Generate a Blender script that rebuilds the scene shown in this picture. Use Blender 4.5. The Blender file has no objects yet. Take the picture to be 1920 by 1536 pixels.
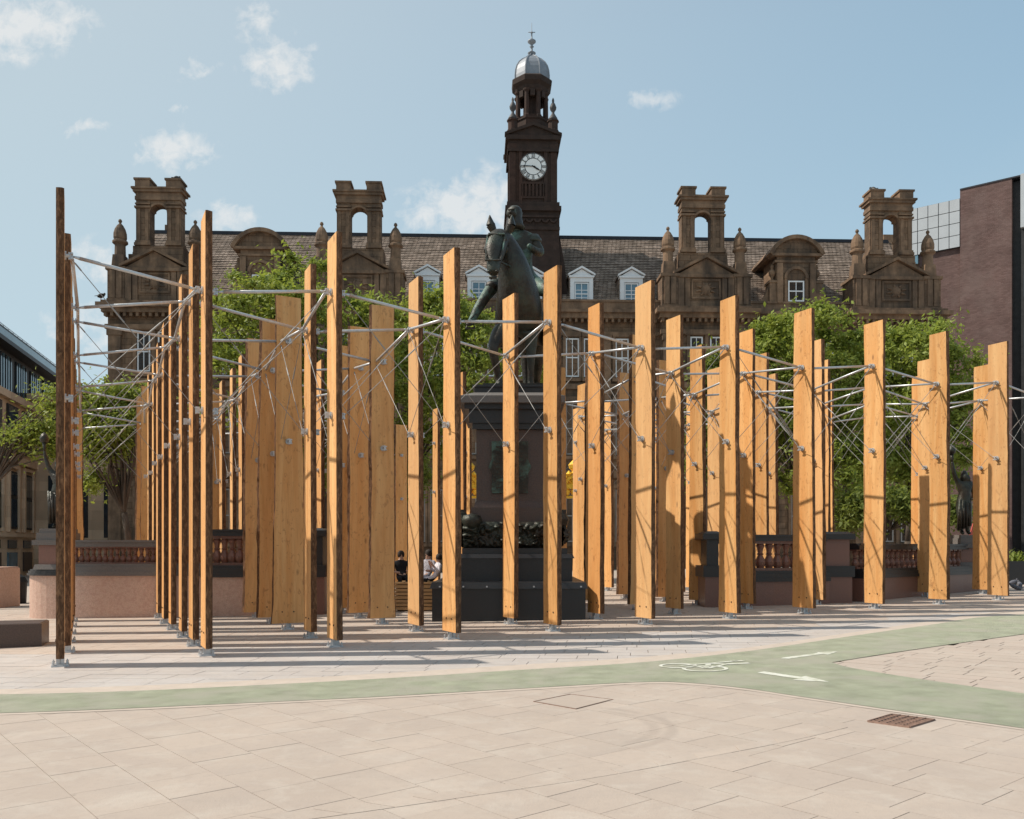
import bpy, bmesh, math, random
import numpy as np
from mathutils import Vector, Matrix
from math import sin, cos, pi, radians, atan2, hypot, sqrt

# ------------------------------------------------------------------ camera, sky, sun, exposure
F, YH, EYE = 1640.0, 1030.0, 1.5          # focal length (px of a 1920 px wide frame), horizon row, eye height
SLOPE = 0.0148                            # the square rises gently to the right
sc = bpy.context.scene
col = sc.collection
cam_d = bpy.data.cameras.new('camera'); cam = bpy.data.objects.new('camera', cam_d); col.objects.link(cam)
cam.location = (0, 0, EYE); cam.rotation_euler = (radians(90), 0, 0)
cam_d.sensor_width = 36; cam_d.lens = F / 1920 * 36; cam_d.shift_y = (YH - 768) / 1920
cam_d.clip_start = 0.1; cam_d.clip_end = 3000
sc.camera = cam
SUN_EL = radians(48.0)
SUN_DIR = Vector((-cos(SUN_EL), 0.02, sin(SUN_EL))).normalized()   # towards the sun
sun_d = bpy.data.lights.new('sun', 'SUN'); sun_d.energy = 5.0; sun_d.angle = radians(0.55); sun_d.color = (1.0, 0.93, 0.82)
sun = bpy.data.objects.new('sun', sun_d); col.objects.link(sun)
sun.rotation_euler = (-SUN_DIR).to_track_quat('-Z', 'Y').to_euler(); sun.location = (-20, 0, 40)
sc.view_settings.view_transform = 'Standard'; sc.view_settings.look = 'None'
sc.view_settings.exposure = 0.0; sc.view_settings.gamma = 1.0; sc.view_settings.use_curve_mapping = False
sc.render.engine = 'CYCLES'
sc.cycles.use_denoising = True
sc.cycles.max_bounces = 6; sc.cycles.diffuse_bounces = 3; sc.cycles.glossy_bounces = 3
sc.cycles.transparent_max_bounces = 6; sc.cycles.transmission_bounces = 3

class NT:
    "small node-tree helper"
    def __init__(s, tree): s.t = tree; s.t.nodes.clear()
    def n(s, kind, ins=None, **props):
        nd = s.t.nodes.new(kind)
        for k, v in props.items(): setattr(nd, k, v)
        for k, v in (ins or {}).items():
            sock = nd.inputs[k]
            if isinstance(v, bpy.types.NodeSocket): s.t.links.new(v, sock)
            else: sock.default_value = v
        return nd
    def math(s, op, a, b=0.0, c=0.0, clamp=False):
        nd = s.n('ShaderNodeMath', {0: a, 1: b, 2: c}, operation=op, use_clamp=clamp); return nd.outputs[0]
    def mix(s, fac, a, b, mode='MIX'):
        nd = s.n('ShaderNodeMix', {'Factor': fac}, data_type='RGBA', blend_type=mode)
        for k, v in ((6, a), (7, b)):
            if isinstance(v, bpy.types.NodeSocket): s.t.links.new(v, nd.inputs[k])
            else: nd.inputs[k].default_value = (*v, 1) if len(v) == 3 else v
        return nd.outputs[2]
    def ramp(s, fac, pts):
        nd = s.n('ShaderNodeValToRGB', {'Fac': fac}); e = nd.color_ramp.elements
        while len(e) < len(pts): e.new(0.5)
        for q, (p, c) in zip(e, pts):
            q.position = p; q.color = (*c, 1) if hasattr(c, '__len__') else (c, c, c, 1)
        return nd.outputs[0]
    def noise(s, vec, scale, detail=4, rough=0.55, dist=0.0):
        return s.n('ShaderNodeTexNoise', {'Vector': vec, 'Scale': scale, 'Detail': detail, 'Roughness': rough, 'Distortion': dist}).outputs[0]

world = bpy.data.worlds.new('World'); sc.world = world; world.use_nodes = True
w = NT(world.node_tree)
sky = w.n('ShaderNodeTexSky', sky_type='NISHITA')
sky.sun_disc = False; sky.sun_elevation = SUN_EL; sky.sun_rotation = radians(-90 + 1.7)
sky.air_density = 1.0; sky.dust_density = 0.7; sky.ozone_density = 1.0; sky.altitude = 60
tc = w.n('ShaderNodeTexCoord')
sep = w.n('ShaderNodeSeparateXYZ', {0: tc.outputs['Generated']})
yy = w.math('MAXIMUM', sep.outputs[1], 0.02)
px_ = w.math('DIVIDE', sep.outputs[0], yy); pz_ = w.math('DIVIDE', sep.outputs[2], yy)
P = w.n('ShaderNodeCombineXYZ', {0: px_, 1: pz_, 2: 0.0}).outputs[0]
CLOUDS = [(-0.56, 0.60, .085, .035, 1.0), (-0.575, 0.565, .035, .018, .6), (-0.268, 0.555, .042, .036, .95), (-0.295, 0.602, .022, .028, .7),
          (-0.385, 0.455, .050, .028, .85), (-0.488, 0.482, .030, .010, .7), (-0.362, 0.548, .026, .011, .6), (-0.060, 0.388, .075, .030, 1.15),
          (-0.02, 0.405, .045, .035, 1.0), (-0.325, 0.376, .036, .020, .8), (0.160, 0.515, .030, .017, .62), (-0.47, 0.325, .05, .03, .7),
          (-0.383, 0.503, .016, .007, .5), (-0.49, 0.255, .05, .03, .6), (0.30, 0.80, .12, .03, .8), (-1.3, 0.5, .3, .1, .8), (1.2, 0.45, .25, .07, .7)]
warp = w.n('ShaderNodeTexNoise', {'Vector': P, 'Scale': 16.0, 'Detail': 5, 'Roughness': 0.6})
wv = w.n('ShaderNodeVectorMath', {0: warp.outputs[1], 1: (0.5, 0.5, 0.5)}, operation='SUBTRACT').outputs[0]
wv = w.n('ShaderNodeVectorMath', {0: wv, 3: 0.05}, operation='SCALE').outputs[0]
PW = w.n('ShaderNodeVectorMath', {0: P, 1: wv}, operation='ADD').outputs[0]
acc = None
for cx, cz, rx, rz, amp in CLOUDS:
    d = w.n('ShaderNodeVectorMath', {0: PW, 1: (cx, cz, 0)}, operation='SUBTRACT').outputs[0]
    d = w.n('ShaderNodeVectorMath', {0: d, 1: (1 / rx, 1 / rz, 0)}, operation='MULTIPLY').outputs[0]
    ln = w.n('ShaderNodeVectorMath', {0: d}, operation='LENGTH').outputs[1]
    m_ = w.math('MULTIPLY', w.math('SUBTRACT', 1.25, ln, clamp=True), amp)
    acc = m_ if acc is None else w.math('MAXIMUM', acc, m_)
fb = w.noise(P, 42.0, 9, 0.62, 0.3)
cl = w.math('ADD', acc, w.math('MULTIPLY', w.math('SUBTRACT', fb, 0.52), 2.6))
cl = w.math('MULTIPLY', w.ramp(cl, [(0.18, 0.0), (0.95, 1.0)]), w.math('MINIMUM', w.math('MULTIPLY', acc, 3.0), 1.0))
front = w.math('GREATER_THAN', sep.outputs[1], 0.05)
cl = w.math('MULTIPLY', w.math('MULTIPLY', cl, front), 0.72)
pale = w.ramp(sep.outputs[2], [(0.0, 0.52), (0.50, 0.50), (0.95, 0.12)])    # haze thins towards the zenith
skc = w.mix(pale, sky.outputs[0], (3.4, 5.6, 7.2))
dt = w.n('ShaderNodeVectorMath', {0: tc.outputs['Generated'], 1: tuple(SUN_DIR)}, operation='DOT_PRODUCT').outputs[1]
skc = w.mix(w.ramp(dt, [(0.0, 0.0), (0.62, 0.85)]), skc, (4.7, 5.5, 6.0))
skc = w.mix(w.ramp(sep.outputs[2], [(0.0, 0.75), (0.20, 0.60), (0.52, 0.05)]), skc, (4.75, 6.15, 6.75))
out = w.mix(cl, skc, (7.4, 7.4, 7.3))
bg = w.n('ShaderNodeBackground', {'Color': out, 'Strength': 0.115})
w.n('ShaderNodeOutputWorld', {'Surface': bg.outputs[0]})

rnd = random.Random(7)
# ------------------------------------------------------------------ helpers
def gz(X): return SLOPE * max(-32.0, min(32.0, X))
def gd(x, y):
    "distance of the ground seen at picture point x, y"
    return F * EYE / (y - YH + SLOPE * (x - 960))
def G(x, y, dz=0.0):
    v = gd(x, y); X = (x - 960) / F * v
    return Vector((X, v, gz(X) + dz))
def A(x, y, v): return Vector(((x - 960) / F * v, v, EYE + (YH - y) / F * v))
def AZ(y, v): return EYE + (YH - y) / F * v

def tag(o, label=None, cat=None, group=None, kind=None):
    if label: o['label'] = label
    if cat: o['category'] = cat
    if group: o['group'] = group
    if kind: o['kind'] = kind
    return o
def link(o, parent=None):
    col.objects.link(o)
    if parent is not None: o.parent = parent
    return o
def empty(name, loc=(0, 0, 0), rz=0.0, **k):
    o = bpy.data.objects.new(name, None); link(o); o.location = loc; o.rotation_euler = (0, 0, rz); o.empty_display_size = 0.2
    return tag(o, **k)

class MB:
    def __init__(s): s.v = []; s.f = []; s.mi = []; s.cur = 0
    def add(s, vs, fs):
        b = len(s.v); s.v += [tuple(p) for p in vs]
        for q in fs: s.f.append(tuple(i + b for i in q)); s.mi.append(s.cur)
        return s
    def box(s, x0, x1, y0, y1, z0, z1, inset=0.0):
        a = inset
        vs = [(x0, y0, z0), (x1, y0, z0), (x1, y1, z0), (x0, y1, z0), (x0 + a, y0 + a, z1), (x1 - a, y0 + a, z1), (x1 - a, y1 - a, z1), (x0 + a, y1 - a, z1)]
        return s.add(vs, [(3, 2, 1, 0), (4, 5, 6, 7), (0, 1, 5, 4), (1, 2, 6, 5), (2, 3, 7, 6), (3, 0, 4, 7)])
    def cbox(s, c, sx, sy, sz, rz=0.0):
        ca, sa = cos(rz), sin(rz); vs = []
        for dz in (-.5, .5):
            for dx, dy in ((-.5, -.5), (.5, -.5), (.5, .5), (-.5, .5)):
                x, y = dx * sx, dy * sy
                vs.append((c[0] + x * ca - y * sa, c[1] + x * sa + y * ca, c[2] + dz * sz))
        return s.add(vs, [(3, 2, 1, 0), (4, 5, 6, 7), (0, 1, 5, 4), (1, 2, 6, 5), (2, 3, 7, 6), (3, 0, 4, 7)])
    def tube(s, p, q, r, n=8, r2=None, cap=True):
        p, q = Vector(p), Vector(q); d = q - p
        if d.length < 1e-6: return s
        d.normalize(); a = d.orthogonal().normalized(); b = d.cross(a); r2 = r if r2 is None else r2
        vs = [p + (a * cos(2 * pi * k / n) + b * sin(2 * pi * k / n)) * r for k in range(n)] + [q + (a * cos(2 * pi * k / n) + b * sin(2 * pi * k / n)) * r2 for k in range(n)]
        fs = [(k, (k + 1) % n, n + (k + 1) % n, n + k) for k in range(n)]
        if cap: fs += [tuple(range(n - 1, -1, -1)), tuple(range(n, 2 * n))]
        return s.add(vs, fs)
    def lathe(s, prof, c=(0, 0, 0), n=12, ph=0.0):
        m = len(prof); vs = []
        for r, z in prof:
            for k in range(n): t = 2 * pi * k / n + ph; vs.append((c[0] + r * cos(t), c[1] + r * sin(t), c[2] + z))
        fs = [(i * n + k, i * n + (k + 1) % n, (i + 1) * n + (k + 1) % n, (i + 1) * n + k) for i in range(m - 1) for k in range(n)]
        if prof[0][0] > 1e-4: fs.append(tuple(range(n - 1, -1, -1)))
        if prof[-1][0] > 1e-4: fs.append(tuple((m - 1) * n + k for k in range(n)))
        return s.add(vs, fs)
    def prism(s, pts, y0, y1):
        "outline in x,z pushed from y0 to y1 (outline anticlockwise seen from -y)"
        n = len(pts); vs = [(x, y0, z) for x, z in pts] + [(x, y1, z) for x, z in pts]
        return s.add(vs, [tuple(range(n)), tuple(range(2 * n - 1, n - 1, -1))] + [((k + 1) % n, k, n + k, n + (k + 1) % n) for k in range(n)])
    def slab(s, pts, z0, z1):
        "outline in x,y with ground heights z0->z1 added per vertex"
        n = len(pts)
        vs = [(x, y, gz(x) + z0) for x, y in pts] + [(x, y, gz(x) + z1) for x, y in pts]
        return s.add(vs, [tuple(range(n, 2 * n))] + [(k, (k + 1) % n, n + (k + 1) % n, n + k) for k in range(n)])
    def mesh(s, name, mats, smooth=False):
        me = bpy.data.meshes.new(name); me.from_pydata(s.v, [], s.f)
        mats = mats if isinstance(mats, (list, tuple)) else [mats]
        for m in mats: me.materials.append(m)
        if len(mats) > 1: me.polygons.foreach_set('material_index', s.mi)
        if smooth: me.polygons.foreach_set('use_smooth', [True] * len(me.polygons))
        me.update(); return me
    def build(s, name, mats, parent=None, smooth=False, **k):
        o = bpy.data.objects.new(name, s.mesh(name, mats, smooth)); link(o, parent); return tag(o, **k)

def inst(name, me, parent=None, loc=(0, 0, 0), rot=(0, 0, 0), scale=None, **k):
    o = bpy.data.objects.new(name, me); link(o, parent); o.location = loc; o.rotation_euler = rot
    if scale: o.scale = scale
    return tag(o, **k)

def skin(name, pts, edges, mat, parent=None, sub=2, root=0, smooth=True, **k):
    me = bpy.data.meshes.new(name); me.from_pydata([p[:3] for p in pts], edges, [])
    o = bpy.data.objects.new(name, me); col.objects.link(o)
    bm = bmesh.new(); bm.from_mesh(me); lay = bm.verts.layers.skin.verify(); bm.verts.ensure_lookup_table()
    for i, p in enumerate(pts):
        bm.verts[i][lay].radius = (p[3], p[4] if len(p) > 4 else p[3]); bm.verts[i][lay].use_root = (i == root)
    bm.to_mesh(me); bm.free()
    md = o.modifiers.new('skin', 'SKIN'); md.use_smooth_shade = smooth
    ms = o.modifiers.new('sub', 'SUBSURF'); ms.levels = sub; ms.render_levels = sub
    dg = bpy.context.evaluated_depsgraph_get(); ev = o.evaluated_get(dg)
    nm = bpy.data.meshes.new_from_object(ev); o.modifiers.clear()
    old = o.data; o.data = nm; bpy.data.meshes.remove(old); nm.name = name
    nm.materials.clear(); nm.materials.append(mat)
    if parent is not None: o.parent = parent
    return tag(o, **k)

# ------------------------------------------------------------------ materials
MATS = {}
def mat(name, c, rough=0.8, var=0.15, scale=3.0, bump=0.15, bscale=40.0, metal=0.0, c2=None, stain=0.0, spec=0.3, coords='Object', rnd_amt=0.0, streak=(1, 1, 1), brick=None, patch=None):
    m = bpy.data.materials.new(name); m.use_nodes = True; t = NT(m.node_tree); MATS[name] = m
    tcn = t.n('ShaderNodeTexCoord'); co = tcn.outputs[coords]
    oi = t.n('ShaderNodeObjectInfo')
    off = t.n('ShaderNodeVectorMath', {0: oi.outputs['Random'], 3: 37.0}, operation='SCALE')
    t.t.links.new(t.n('ShaderNodeCombineXYZ', {0: oi.outputs['Random'], 1: oi.outputs['Random'], 2: 0.0}).outputs[0], off.inputs[0])
    if rnd_amt: co = t.n('ShaderNodeVectorMath', {0: co, 1: off.outputs[0]}, operation='ADD').outputs[0]
    sv = t.n('ShaderNodeMapping', {'Vector': co, 'Scale': streak}).outputs[0]
    n1 = t.noise(sv, scale, 6, 0.6)
    lo = tuple(max(0, q * (1 - var)) for q in c); hi = tuple(q * (1 + var) for q in c) if c2 is None else c2
    colr = t.mix(t.ramp(n1, [(0.3, 0.0), (0.7, 1.0)]), lo, hi)
    hgt = None
    if brick:
        bw, bh, mortar, mc = brick
        geo = t.n('ShaderNodeSeparateXYZ', {0: co}); 
        uu = t.math('ADD', geo.outputs[0], geo.outputs[1])
        bv = t.n('ShaderNodeCombineXYZ', {0: uu, 1: geo.outputs[2], 2: 0.0}).outputs[0]
        bt = t.n('ShaderNodeTexBrick', {'Vector': bv, 'Color1': (1, 1, 1, 1), 'Color2': (0.72, 0.70, 0.68, 1), 'Mortar': (*mc, 1), 'Scale': 1.0, 'Mortar Size': mortar, 'Mortar Smooth': 0.3, 'Bias': 0.0, 'Brick Width': bw, 'Row Height': bh})
        colr = t.mix(1.0, colr, bt.outputs[0], 'MULTIPLY'); hgt = bt.outputs[1]
    if stain:
        zs = t.n('ShaderNodeMapping', {'Vector': co, 'Scale': (0.9, 0.9, 0.18)}).outputs[0]
        n2 = t.noise(zs, 0.9, 7, 0.65, 0.4)
        colr = t.mix(t.math('MULTIPLY', t.ramp(n2, [(0.42, 0.0), (0.66, 1.0)]), stain), colr, (0.035, 0.03, 0.026))
    if patch:
        pc, amt, psc = patch
        n3 = t.noise(co, psc, 6, 0.65, 0.3)
        colr = t.mix(t.math('MULTIPLY', t.ramp(n3, [(0.46, 0.0), (0.62, 1.0)]), amt), colr, pc)
    if rnd_amt:
        br = t.math('ADD', 1.0 - rnd_amt / 2, t.math('MULTIPLY', oi.outputs['Random'], rnd_amt))
        colr = t.n('ShaderNodeVectorMath', {0: colr, 3: br}, operation='SCALE').outputs[0]
    nb = t.noise(sv, bscale, 5, 0.65)
    if hgt is not None: nb = t.math('SUBTRACT', t.math('MULTIPLY', nb, 0.6), t.math('MULTIPLY', hgt, 1.0))
    bp = t.n('ShaderNodeBump', {'Height': nb, 'Strength': min(1, bump * 2), 'Distance': 0.02 if hgt is None else 0.03})
    bs = t.n('ShaderNodeBsdfPrincipled', {'Base Color': colr, 'Roughness': rough, 'Metallic': metal, 'Specular IOR Level': spec, 'Normal': bp.outputs[0]})
    t.n('ShaderNodeOutputMaterial', {'Surface': bs.outputs[0]})
    return m

mat('stone', (0.235, 0.150, 0.094), 0.9, 0.35, 1.3, 0.35, 14, stain=0.8, brick=(0.95, 0.42, 0.018, (0.55, 0.5, 0.45)))
mat('stone_trim', (0.23, 0.145, 0.09), 0.9, 0.35, 1.8, 0.3, 18, stain=0.75)
mat('stone_sooty', (0.055, 0.030, 0.022), 0.9, 0.3, 2.2, 0.3, 16, stain=0.55)
mat('stone_sooty_trim', (0.045, 0.028, 0.022), 0.9, 0.3, 2.2, 0.3, 16, stain=0.4)
mat('roof_stone', (0.38, 0.30, 0.245), 0.9, 0.35, 2.2, 0.5, 12, brick=(0.31, 0.16, 0.022, (0.3, 0.26, 0.24)), patch=((0.10, 0.075, 0.055), 0.55, 1.3))
mat('lead', (0.21, 0.225, 0.25), 0.55, 0.15, 2.5, 0.1, 12, metal=0.2, spec=0.5)
mat('lead_worn', (0.06, 0.055, 0.055), 0.6, 0.2, 2.5, 0.1, 12, metal=0.1, spec=0.4)
mat('lead_dark', (0.03, 0.032, 0.04), 0.6, 0.2, 3.0, 0.1)
mat('white_paint', (0.74, 0.75, 0.76), 0.6, 0.05, 5.0, 0.03)
mat('frame_dull', (0.30, 0.28, 0.26), 0.6, 0.1, 5.0, 0.03)
mat('clock_white', (0.82, 0.82, 0.80), 0.5, 0.03, 5.0, 0.02)
mat('black_paint', (0.018, 0.018, 0.02), 0.5, 0.1, 5.0, 0.05)
mat('glass', (0.035, 0.045, 0.055), 0.08, 0.4, 0.7, 0.02, 3, spec=0.7)
mat('glass_blue', (0.10, 0.19, 0.25), 0.08, 0.4, 0.7, 0.02, 3, spec=0.8)
mat('brick', (0.155, 0.098, 0.088), 0.9, 0.18, 0.5, 0.25, 30, brick=(0.34, 0.11, 0.012, (0.8, 0.75, 0.75)), patch=((0.20, 0.145, 0.13), 0.35, 0.35))
mat('panel_grey', (0.42, 0.44, 0.46), 0.45, 0.05, 1.0, 0.02, spec=0.5)
mat('pale_stone', (0.84, 0.62, 0.43), 0.85, 0.10, 0.8, 0.1, 14, brick=(1.6, 0.75, 0.01, (0.75, 0.7, 0.65)))
mat('dark_cladding', (0.03, 0.028, 0.028), 0.5, 0.3, 2.0, 0.05)
mat('granite_pink', (0.58, 0.385, 0.295), 0.55, 0.25, 60.0, 0.05, 80, patch=((0.45, 0.25, 0.19), 0.5, 14.0), spec=0.4)
mat('granite_red', (0.20, 0.095, 0.068), 0.35, 0.3, 60.0, 0.04, 80, spec=0.5)
mat('granite_dark', (0.020, 0.018, 0.018), 0.4, 0.35, 50.0, 0.05, 60, spec=0.5)
mat('granite_grey', (0.15, 0.135, 0.125), 0.6, 0.3, 50.0, 0.05, 60)
mat('granite_brown', (0.075, 0.045, 0.034), 0.4, 0.3, 40.0, 0.05, 60, spec=0.5)
mat('bronze', (0.030, 0.023, 0.016), 0.42, 0.5, 5.0, 0.4, 18, metal=0.35, patch=((0.06, 0.085, 0.065), 0.4, 2.2), spec=0.5)
mat('bronze_green', (0.035, 0.030, 0.022), 0.5, 0.4, 6.0, 0.4, 18, metal=0.25, patch=((0.10, 0.18, 0.145), 0.9, 1.9), spec=0.4)
mat('gold', (0.90, 0.52, 0.05), 0.4, 0.25, 12.0, 0.15, 20, metal=0.25)
mat('galvanised', (0.52, 0.53, 0.54), 0.42, 0.12, 14.0, 0.05, 30, metal=0.55, spec=0.5)
mat('steel_cable', (0.30, 0.29, 0.28), 0.6, 0.1, 20.0, 0.02, metal=0.2)
mat('bench_wood', (0.50, 0.30, 0.14), 0.7, 0.2, 3.0, 0.1, streak=(1, 1, 12))
mat('bark_tree', (0.09, 0.07, 0.055), 0.95, 0.35, 5.0, 0.6, 18, streak=(1, 1, 0.3))
mat('skin_tone', (0.50, 0.30, 0.22), 0.6, 0.05, 5.0, 0.03)
mat('hair', (0.03, 0.02, 0.015), 0.7, 0.3, 30.0, 0.2)
mat('cloth_black', (0.015, 0.015, 0.018), 0.9, 0.2, 12.0, 0.1)
mat('cloth_white', (0.66, 0.62, 0.66), 0.9, 0.06, 12.0, 0.15)
mat('cloth_check', (0.40, 0.38, 0.42), 0.9, 0.5, 26.0, 0.15)
mat('sign_red', (0.55, 0.10, 0.08), 0.6, 0.2, 20.0, 0.02)
mat('road_paint', (0.60, 0.595, 0.52), 0.85, 0.10, 30.0, 0.05, patch=((0.42, 0.42, 0.32), 0.95, 6.0))
mat('pigeon_grey', (0.12, 0.12, 0.14), 0.8, 0.3, 20.0, 0.1)
mat('rust', (0.24, 0.15, 0.115), 0.8, 0.25, 20.0, 0.2)
mat('iron', (0.055, 0.038, 0.03), 0.7, 0.3, 20.0, 0.2, metal=0.2)
mat('mortar', (0.34, 0.255, 0.19), 0.95, 0.15, 8.0, 0.2)
mat('slab_warm', (0.445, 0.365, 0.305), 0.85, 0.05, 1.2, 0.12, 60, coords='Object', rnd_amt=0.05, patch=((0.38, 0.32, 0.28), 0.35, 1.4))
mat('slab_grey', (0.47, 0.43, 0.405), 0.85, 0.07, 1.4, 0.12, 60, patch=((0.45, 0.41, 0.385), 0.35, 1.1))
mat('slab_pink', (0.455, 0.375, 0.315), 0.85, 0.08, 0.9, 0.12, 60, patch=((0.47, 0.37, 0.31), 0.4, 0.8))
mat('green_path', (0.385, 0.395, 0.285), 0.9, 0.17, 3.1, 0.8, 140, patch=((0.45, 0.42, 0.34), 0.7, 1.3), stain=0.0)
mat('border_pale', (0.49, 0.41, 0.345), 0.85, 0.08, 5.0, 0.15)
mat('ground_far', (0.41, 0.345, 0.29), 0.9, 0.08, 0.3, 0.15, 30)

def wood_material(name, base, base2):
    m = bpy.data.materials.new(name); m.use_nodes = True; t = NT(m.node_tree); MATS[name] = m
    co = t.n('ShaderNodeTexCoord').outputs['Object']; oi = t.n('ShaderNodeObjectInfo')
    off = t.n('ShaderNodeCombineXYZ', {0: t.math('MULTIPLY', oi.outputs['Random'], 31.0), 1: t.math('MULTIPLY', oi.outputs['Random'], 17.0), 2: t.math('MULTIPLY', oi.outputs['Random'], 53.0)}).outputs[0]
    co = t.n('ShaderNodeVectorMath', {0: co, 1: off}, operation='ADD').outputs[0]
    g = t.n('ShaderNodeMapping', {'Vector': co, 'Scale': (1, 1, 0.07)}).outputs[0]
    n1 = t.noise(g, 26.0, 6, 0.6, 0.8)
    n2 = t.noise(g, 4.5, 4, 0.5, 1.2)
    c = t.mix(t.ramp(n2, [(0.3, 0.0), (0.7, 1.0)]), base, base2)
    c = t.mix(t.math('MULTIPLY', t.ramp(n1, [(0.45, 0.0), (0.75, 1.0)]), 0.35), c, tuple(q * 0.55 for q in base))
    vo = t.n('ShaderNodeTexVoronoi', {'Vector': t.n('ShaderNodeMapping', {'Vector': co, 'Scale': (3.6, 3.6, 1.6)}).outputs[0], 'Scale': 1.0, 'Randomness': 1.0})
    kn = t.ramp(vo.outputs['Distance'], [(0.05, 1.0), (0.14, 0.0)])
    c = t.mix(t.math('MULTIPLY', kn, 0.75), c, (0.16, 0.065, 0.025))
    n3 = t.noise(t.n('ShaderNodeMapping', {'Vector': co, 'Scale': (1, 1, 0.5), 'Rotation': (0, 0.6, 0)}).outputs[0], 9.0, 5, 0.6, 2.0)
    c = t.mix(t.math('MULTIPLY', t.ramp(n3, [(0.58, 0.0), (0.64, 1.0)]), 0.5), c, (0.30, 0.12, 0.04))
    hue = t.math('FRACT', t.math('MULTIPLY', oi.outputs['Random'], 7.13))
    c = t.mix(t.math('MULTIPLY', hue, 0.32), c, (0.56, 0.205, 0.05))
    hue2 = t.math('FRACT', t.math('MULTIPLY', oi.outputs['Random'], 23.7))
    c = t.mix(t.math('MULTIPLY', t.math('POWER', hue2, 2.0), 0.32), c, (0.78, 0.56, 0.32))
    n4 = t.noise(t.n('ShaderNodeMapping', {'Vector': co, 'Scale': (1, 1, 0.22)}).outputs[0], 1.6, 5, 0.65, 0.6)
    c = t.mix(t.math('MULTIPLY', t.ramp(n4, [(0.50, 0.0), (0.72, 1.0)]), 0.35), c, (0.40, 0.19, 0.07))
    bright = t.math('ADD', 0.84, t.math('MULTIPLY', oi.outputs['Random'], 0.26))
    c = t.n('ShaderNodeVectorMath', {0: c, 3: bright}, operation='SCALE').outputs[0]
    bp = t.n('ShaderNodeBump', {'Height': n1, 'Strength': 0.35, 'Distance': 0.01})
    bs = t.n('ShaderNodeBsdfPrincipled', {'Base Color': c, 'Roughness': 0.72, 'Specular IOR Level': 0.25, 'Normal': bp.outputs[0]})
    t.n('ShaderNodeOutputMaterial', {'Surface': bs.outputs[0]})
wood_material('fir_wood', (0.65, 0.30, 0.09), (0.80, 0.47, 0.195))
def bark_material():
    m = bpy.data.materials.new('fir_bark'); m.use_nodes = True; t = NT(m.node_tree); MATS['fir_bark'] = m
    co = t.n('ShaderNodeTexCoord').outputs['Object']; oi = t.n('ShaderNodeObjectInfo')
    co = t.n('ShaderNodeVectorMath', {0: co, 1: t.n('ShaderNodeCombineXYZ', {0: oi.outputs['Random'], 2: t.math('MULTIPLY', oi.outputs['Random'], 40.0)}).outputs[0]}, operation='ADD').outputs[0]
    g = t.n('ShaderNodeMapping', {'Vector': co, 'Scale': (1, 1, 0.35)}).outputs[0]
    n1 = t.noise(g, 22.0, 8, 0.7, 0.6)
    c = t.ramp(n1, [(0.28, (0.050, 0.027, 0.016)), (0.48, (0.12, 0.062, 0.034)), (0.60, (0.21, 0.11, 0.058)), (0.74, (0.42, 0.26, 0.14))])
    bp = t.n('ShaderNodeBump', {'Height': n1, 'Strength': 0.9, 'Distance': 0.03})
    bs = t.n('ShaderNodeBsdfPrincipled', {'Base Color': c, 'Roughness': 0.95, 'Specular IOR Level': 0.15, 'Normal': bp.outputs[0]})
    t.n('ShaderNodeOutputMaterial', {'Surface': bs.outputs[0]})
bark_material()
def leaf_material(name, c1, c2, c3):
    m = bpy.data.materials.new(name); m.use_nodes = True; t = NT(m.node_tree); MATS[name] = m
    co = t.n('ShaderNodeTexCoord').outputs['Object']
    n1 = t.noise(co, 0.9, 3, 0.5); n2 = t.noise(co, 9.0, 2, 0.6)
    c = t.mix(t.ramp(n1, [(0.35, 0.0), (0.65, 1.0)]), c1, c2)
    c = t.mix(t.ramp(n2, [(0.45, 0.0), (0.7, 0.8)]), c, c3)
    df = t.n('ShaderNodeBsdfPrincipled', {'Base Color': c, 'Roughness': 0.55, 'Specular IOR Level': 0.3})
    tr = t.n('ShaderNodeBsdfTranslucent', {'Color': t.mix(0.5, c, (0.30, 0.34, 0.04))})
    mx = t.n('ShaderNodeMixShader', {0: 0.45, 1: df.outputs[0], 2: tr.outputs[0]})
    t.n('ShaderNodeOutputMaterial', {'Surface': mx.outputs[0]})
leaf_material('leaf', (0.17, 0.23, 0.035), (0.27, 0.33, 0.06), (0.40, 0.43, 0.11))
leaf_material('leaf_dark', (0.11, 0.15, 0.03), (0.17, 0.21, 0.045), (0.26, 0.29, 0.08))
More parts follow.
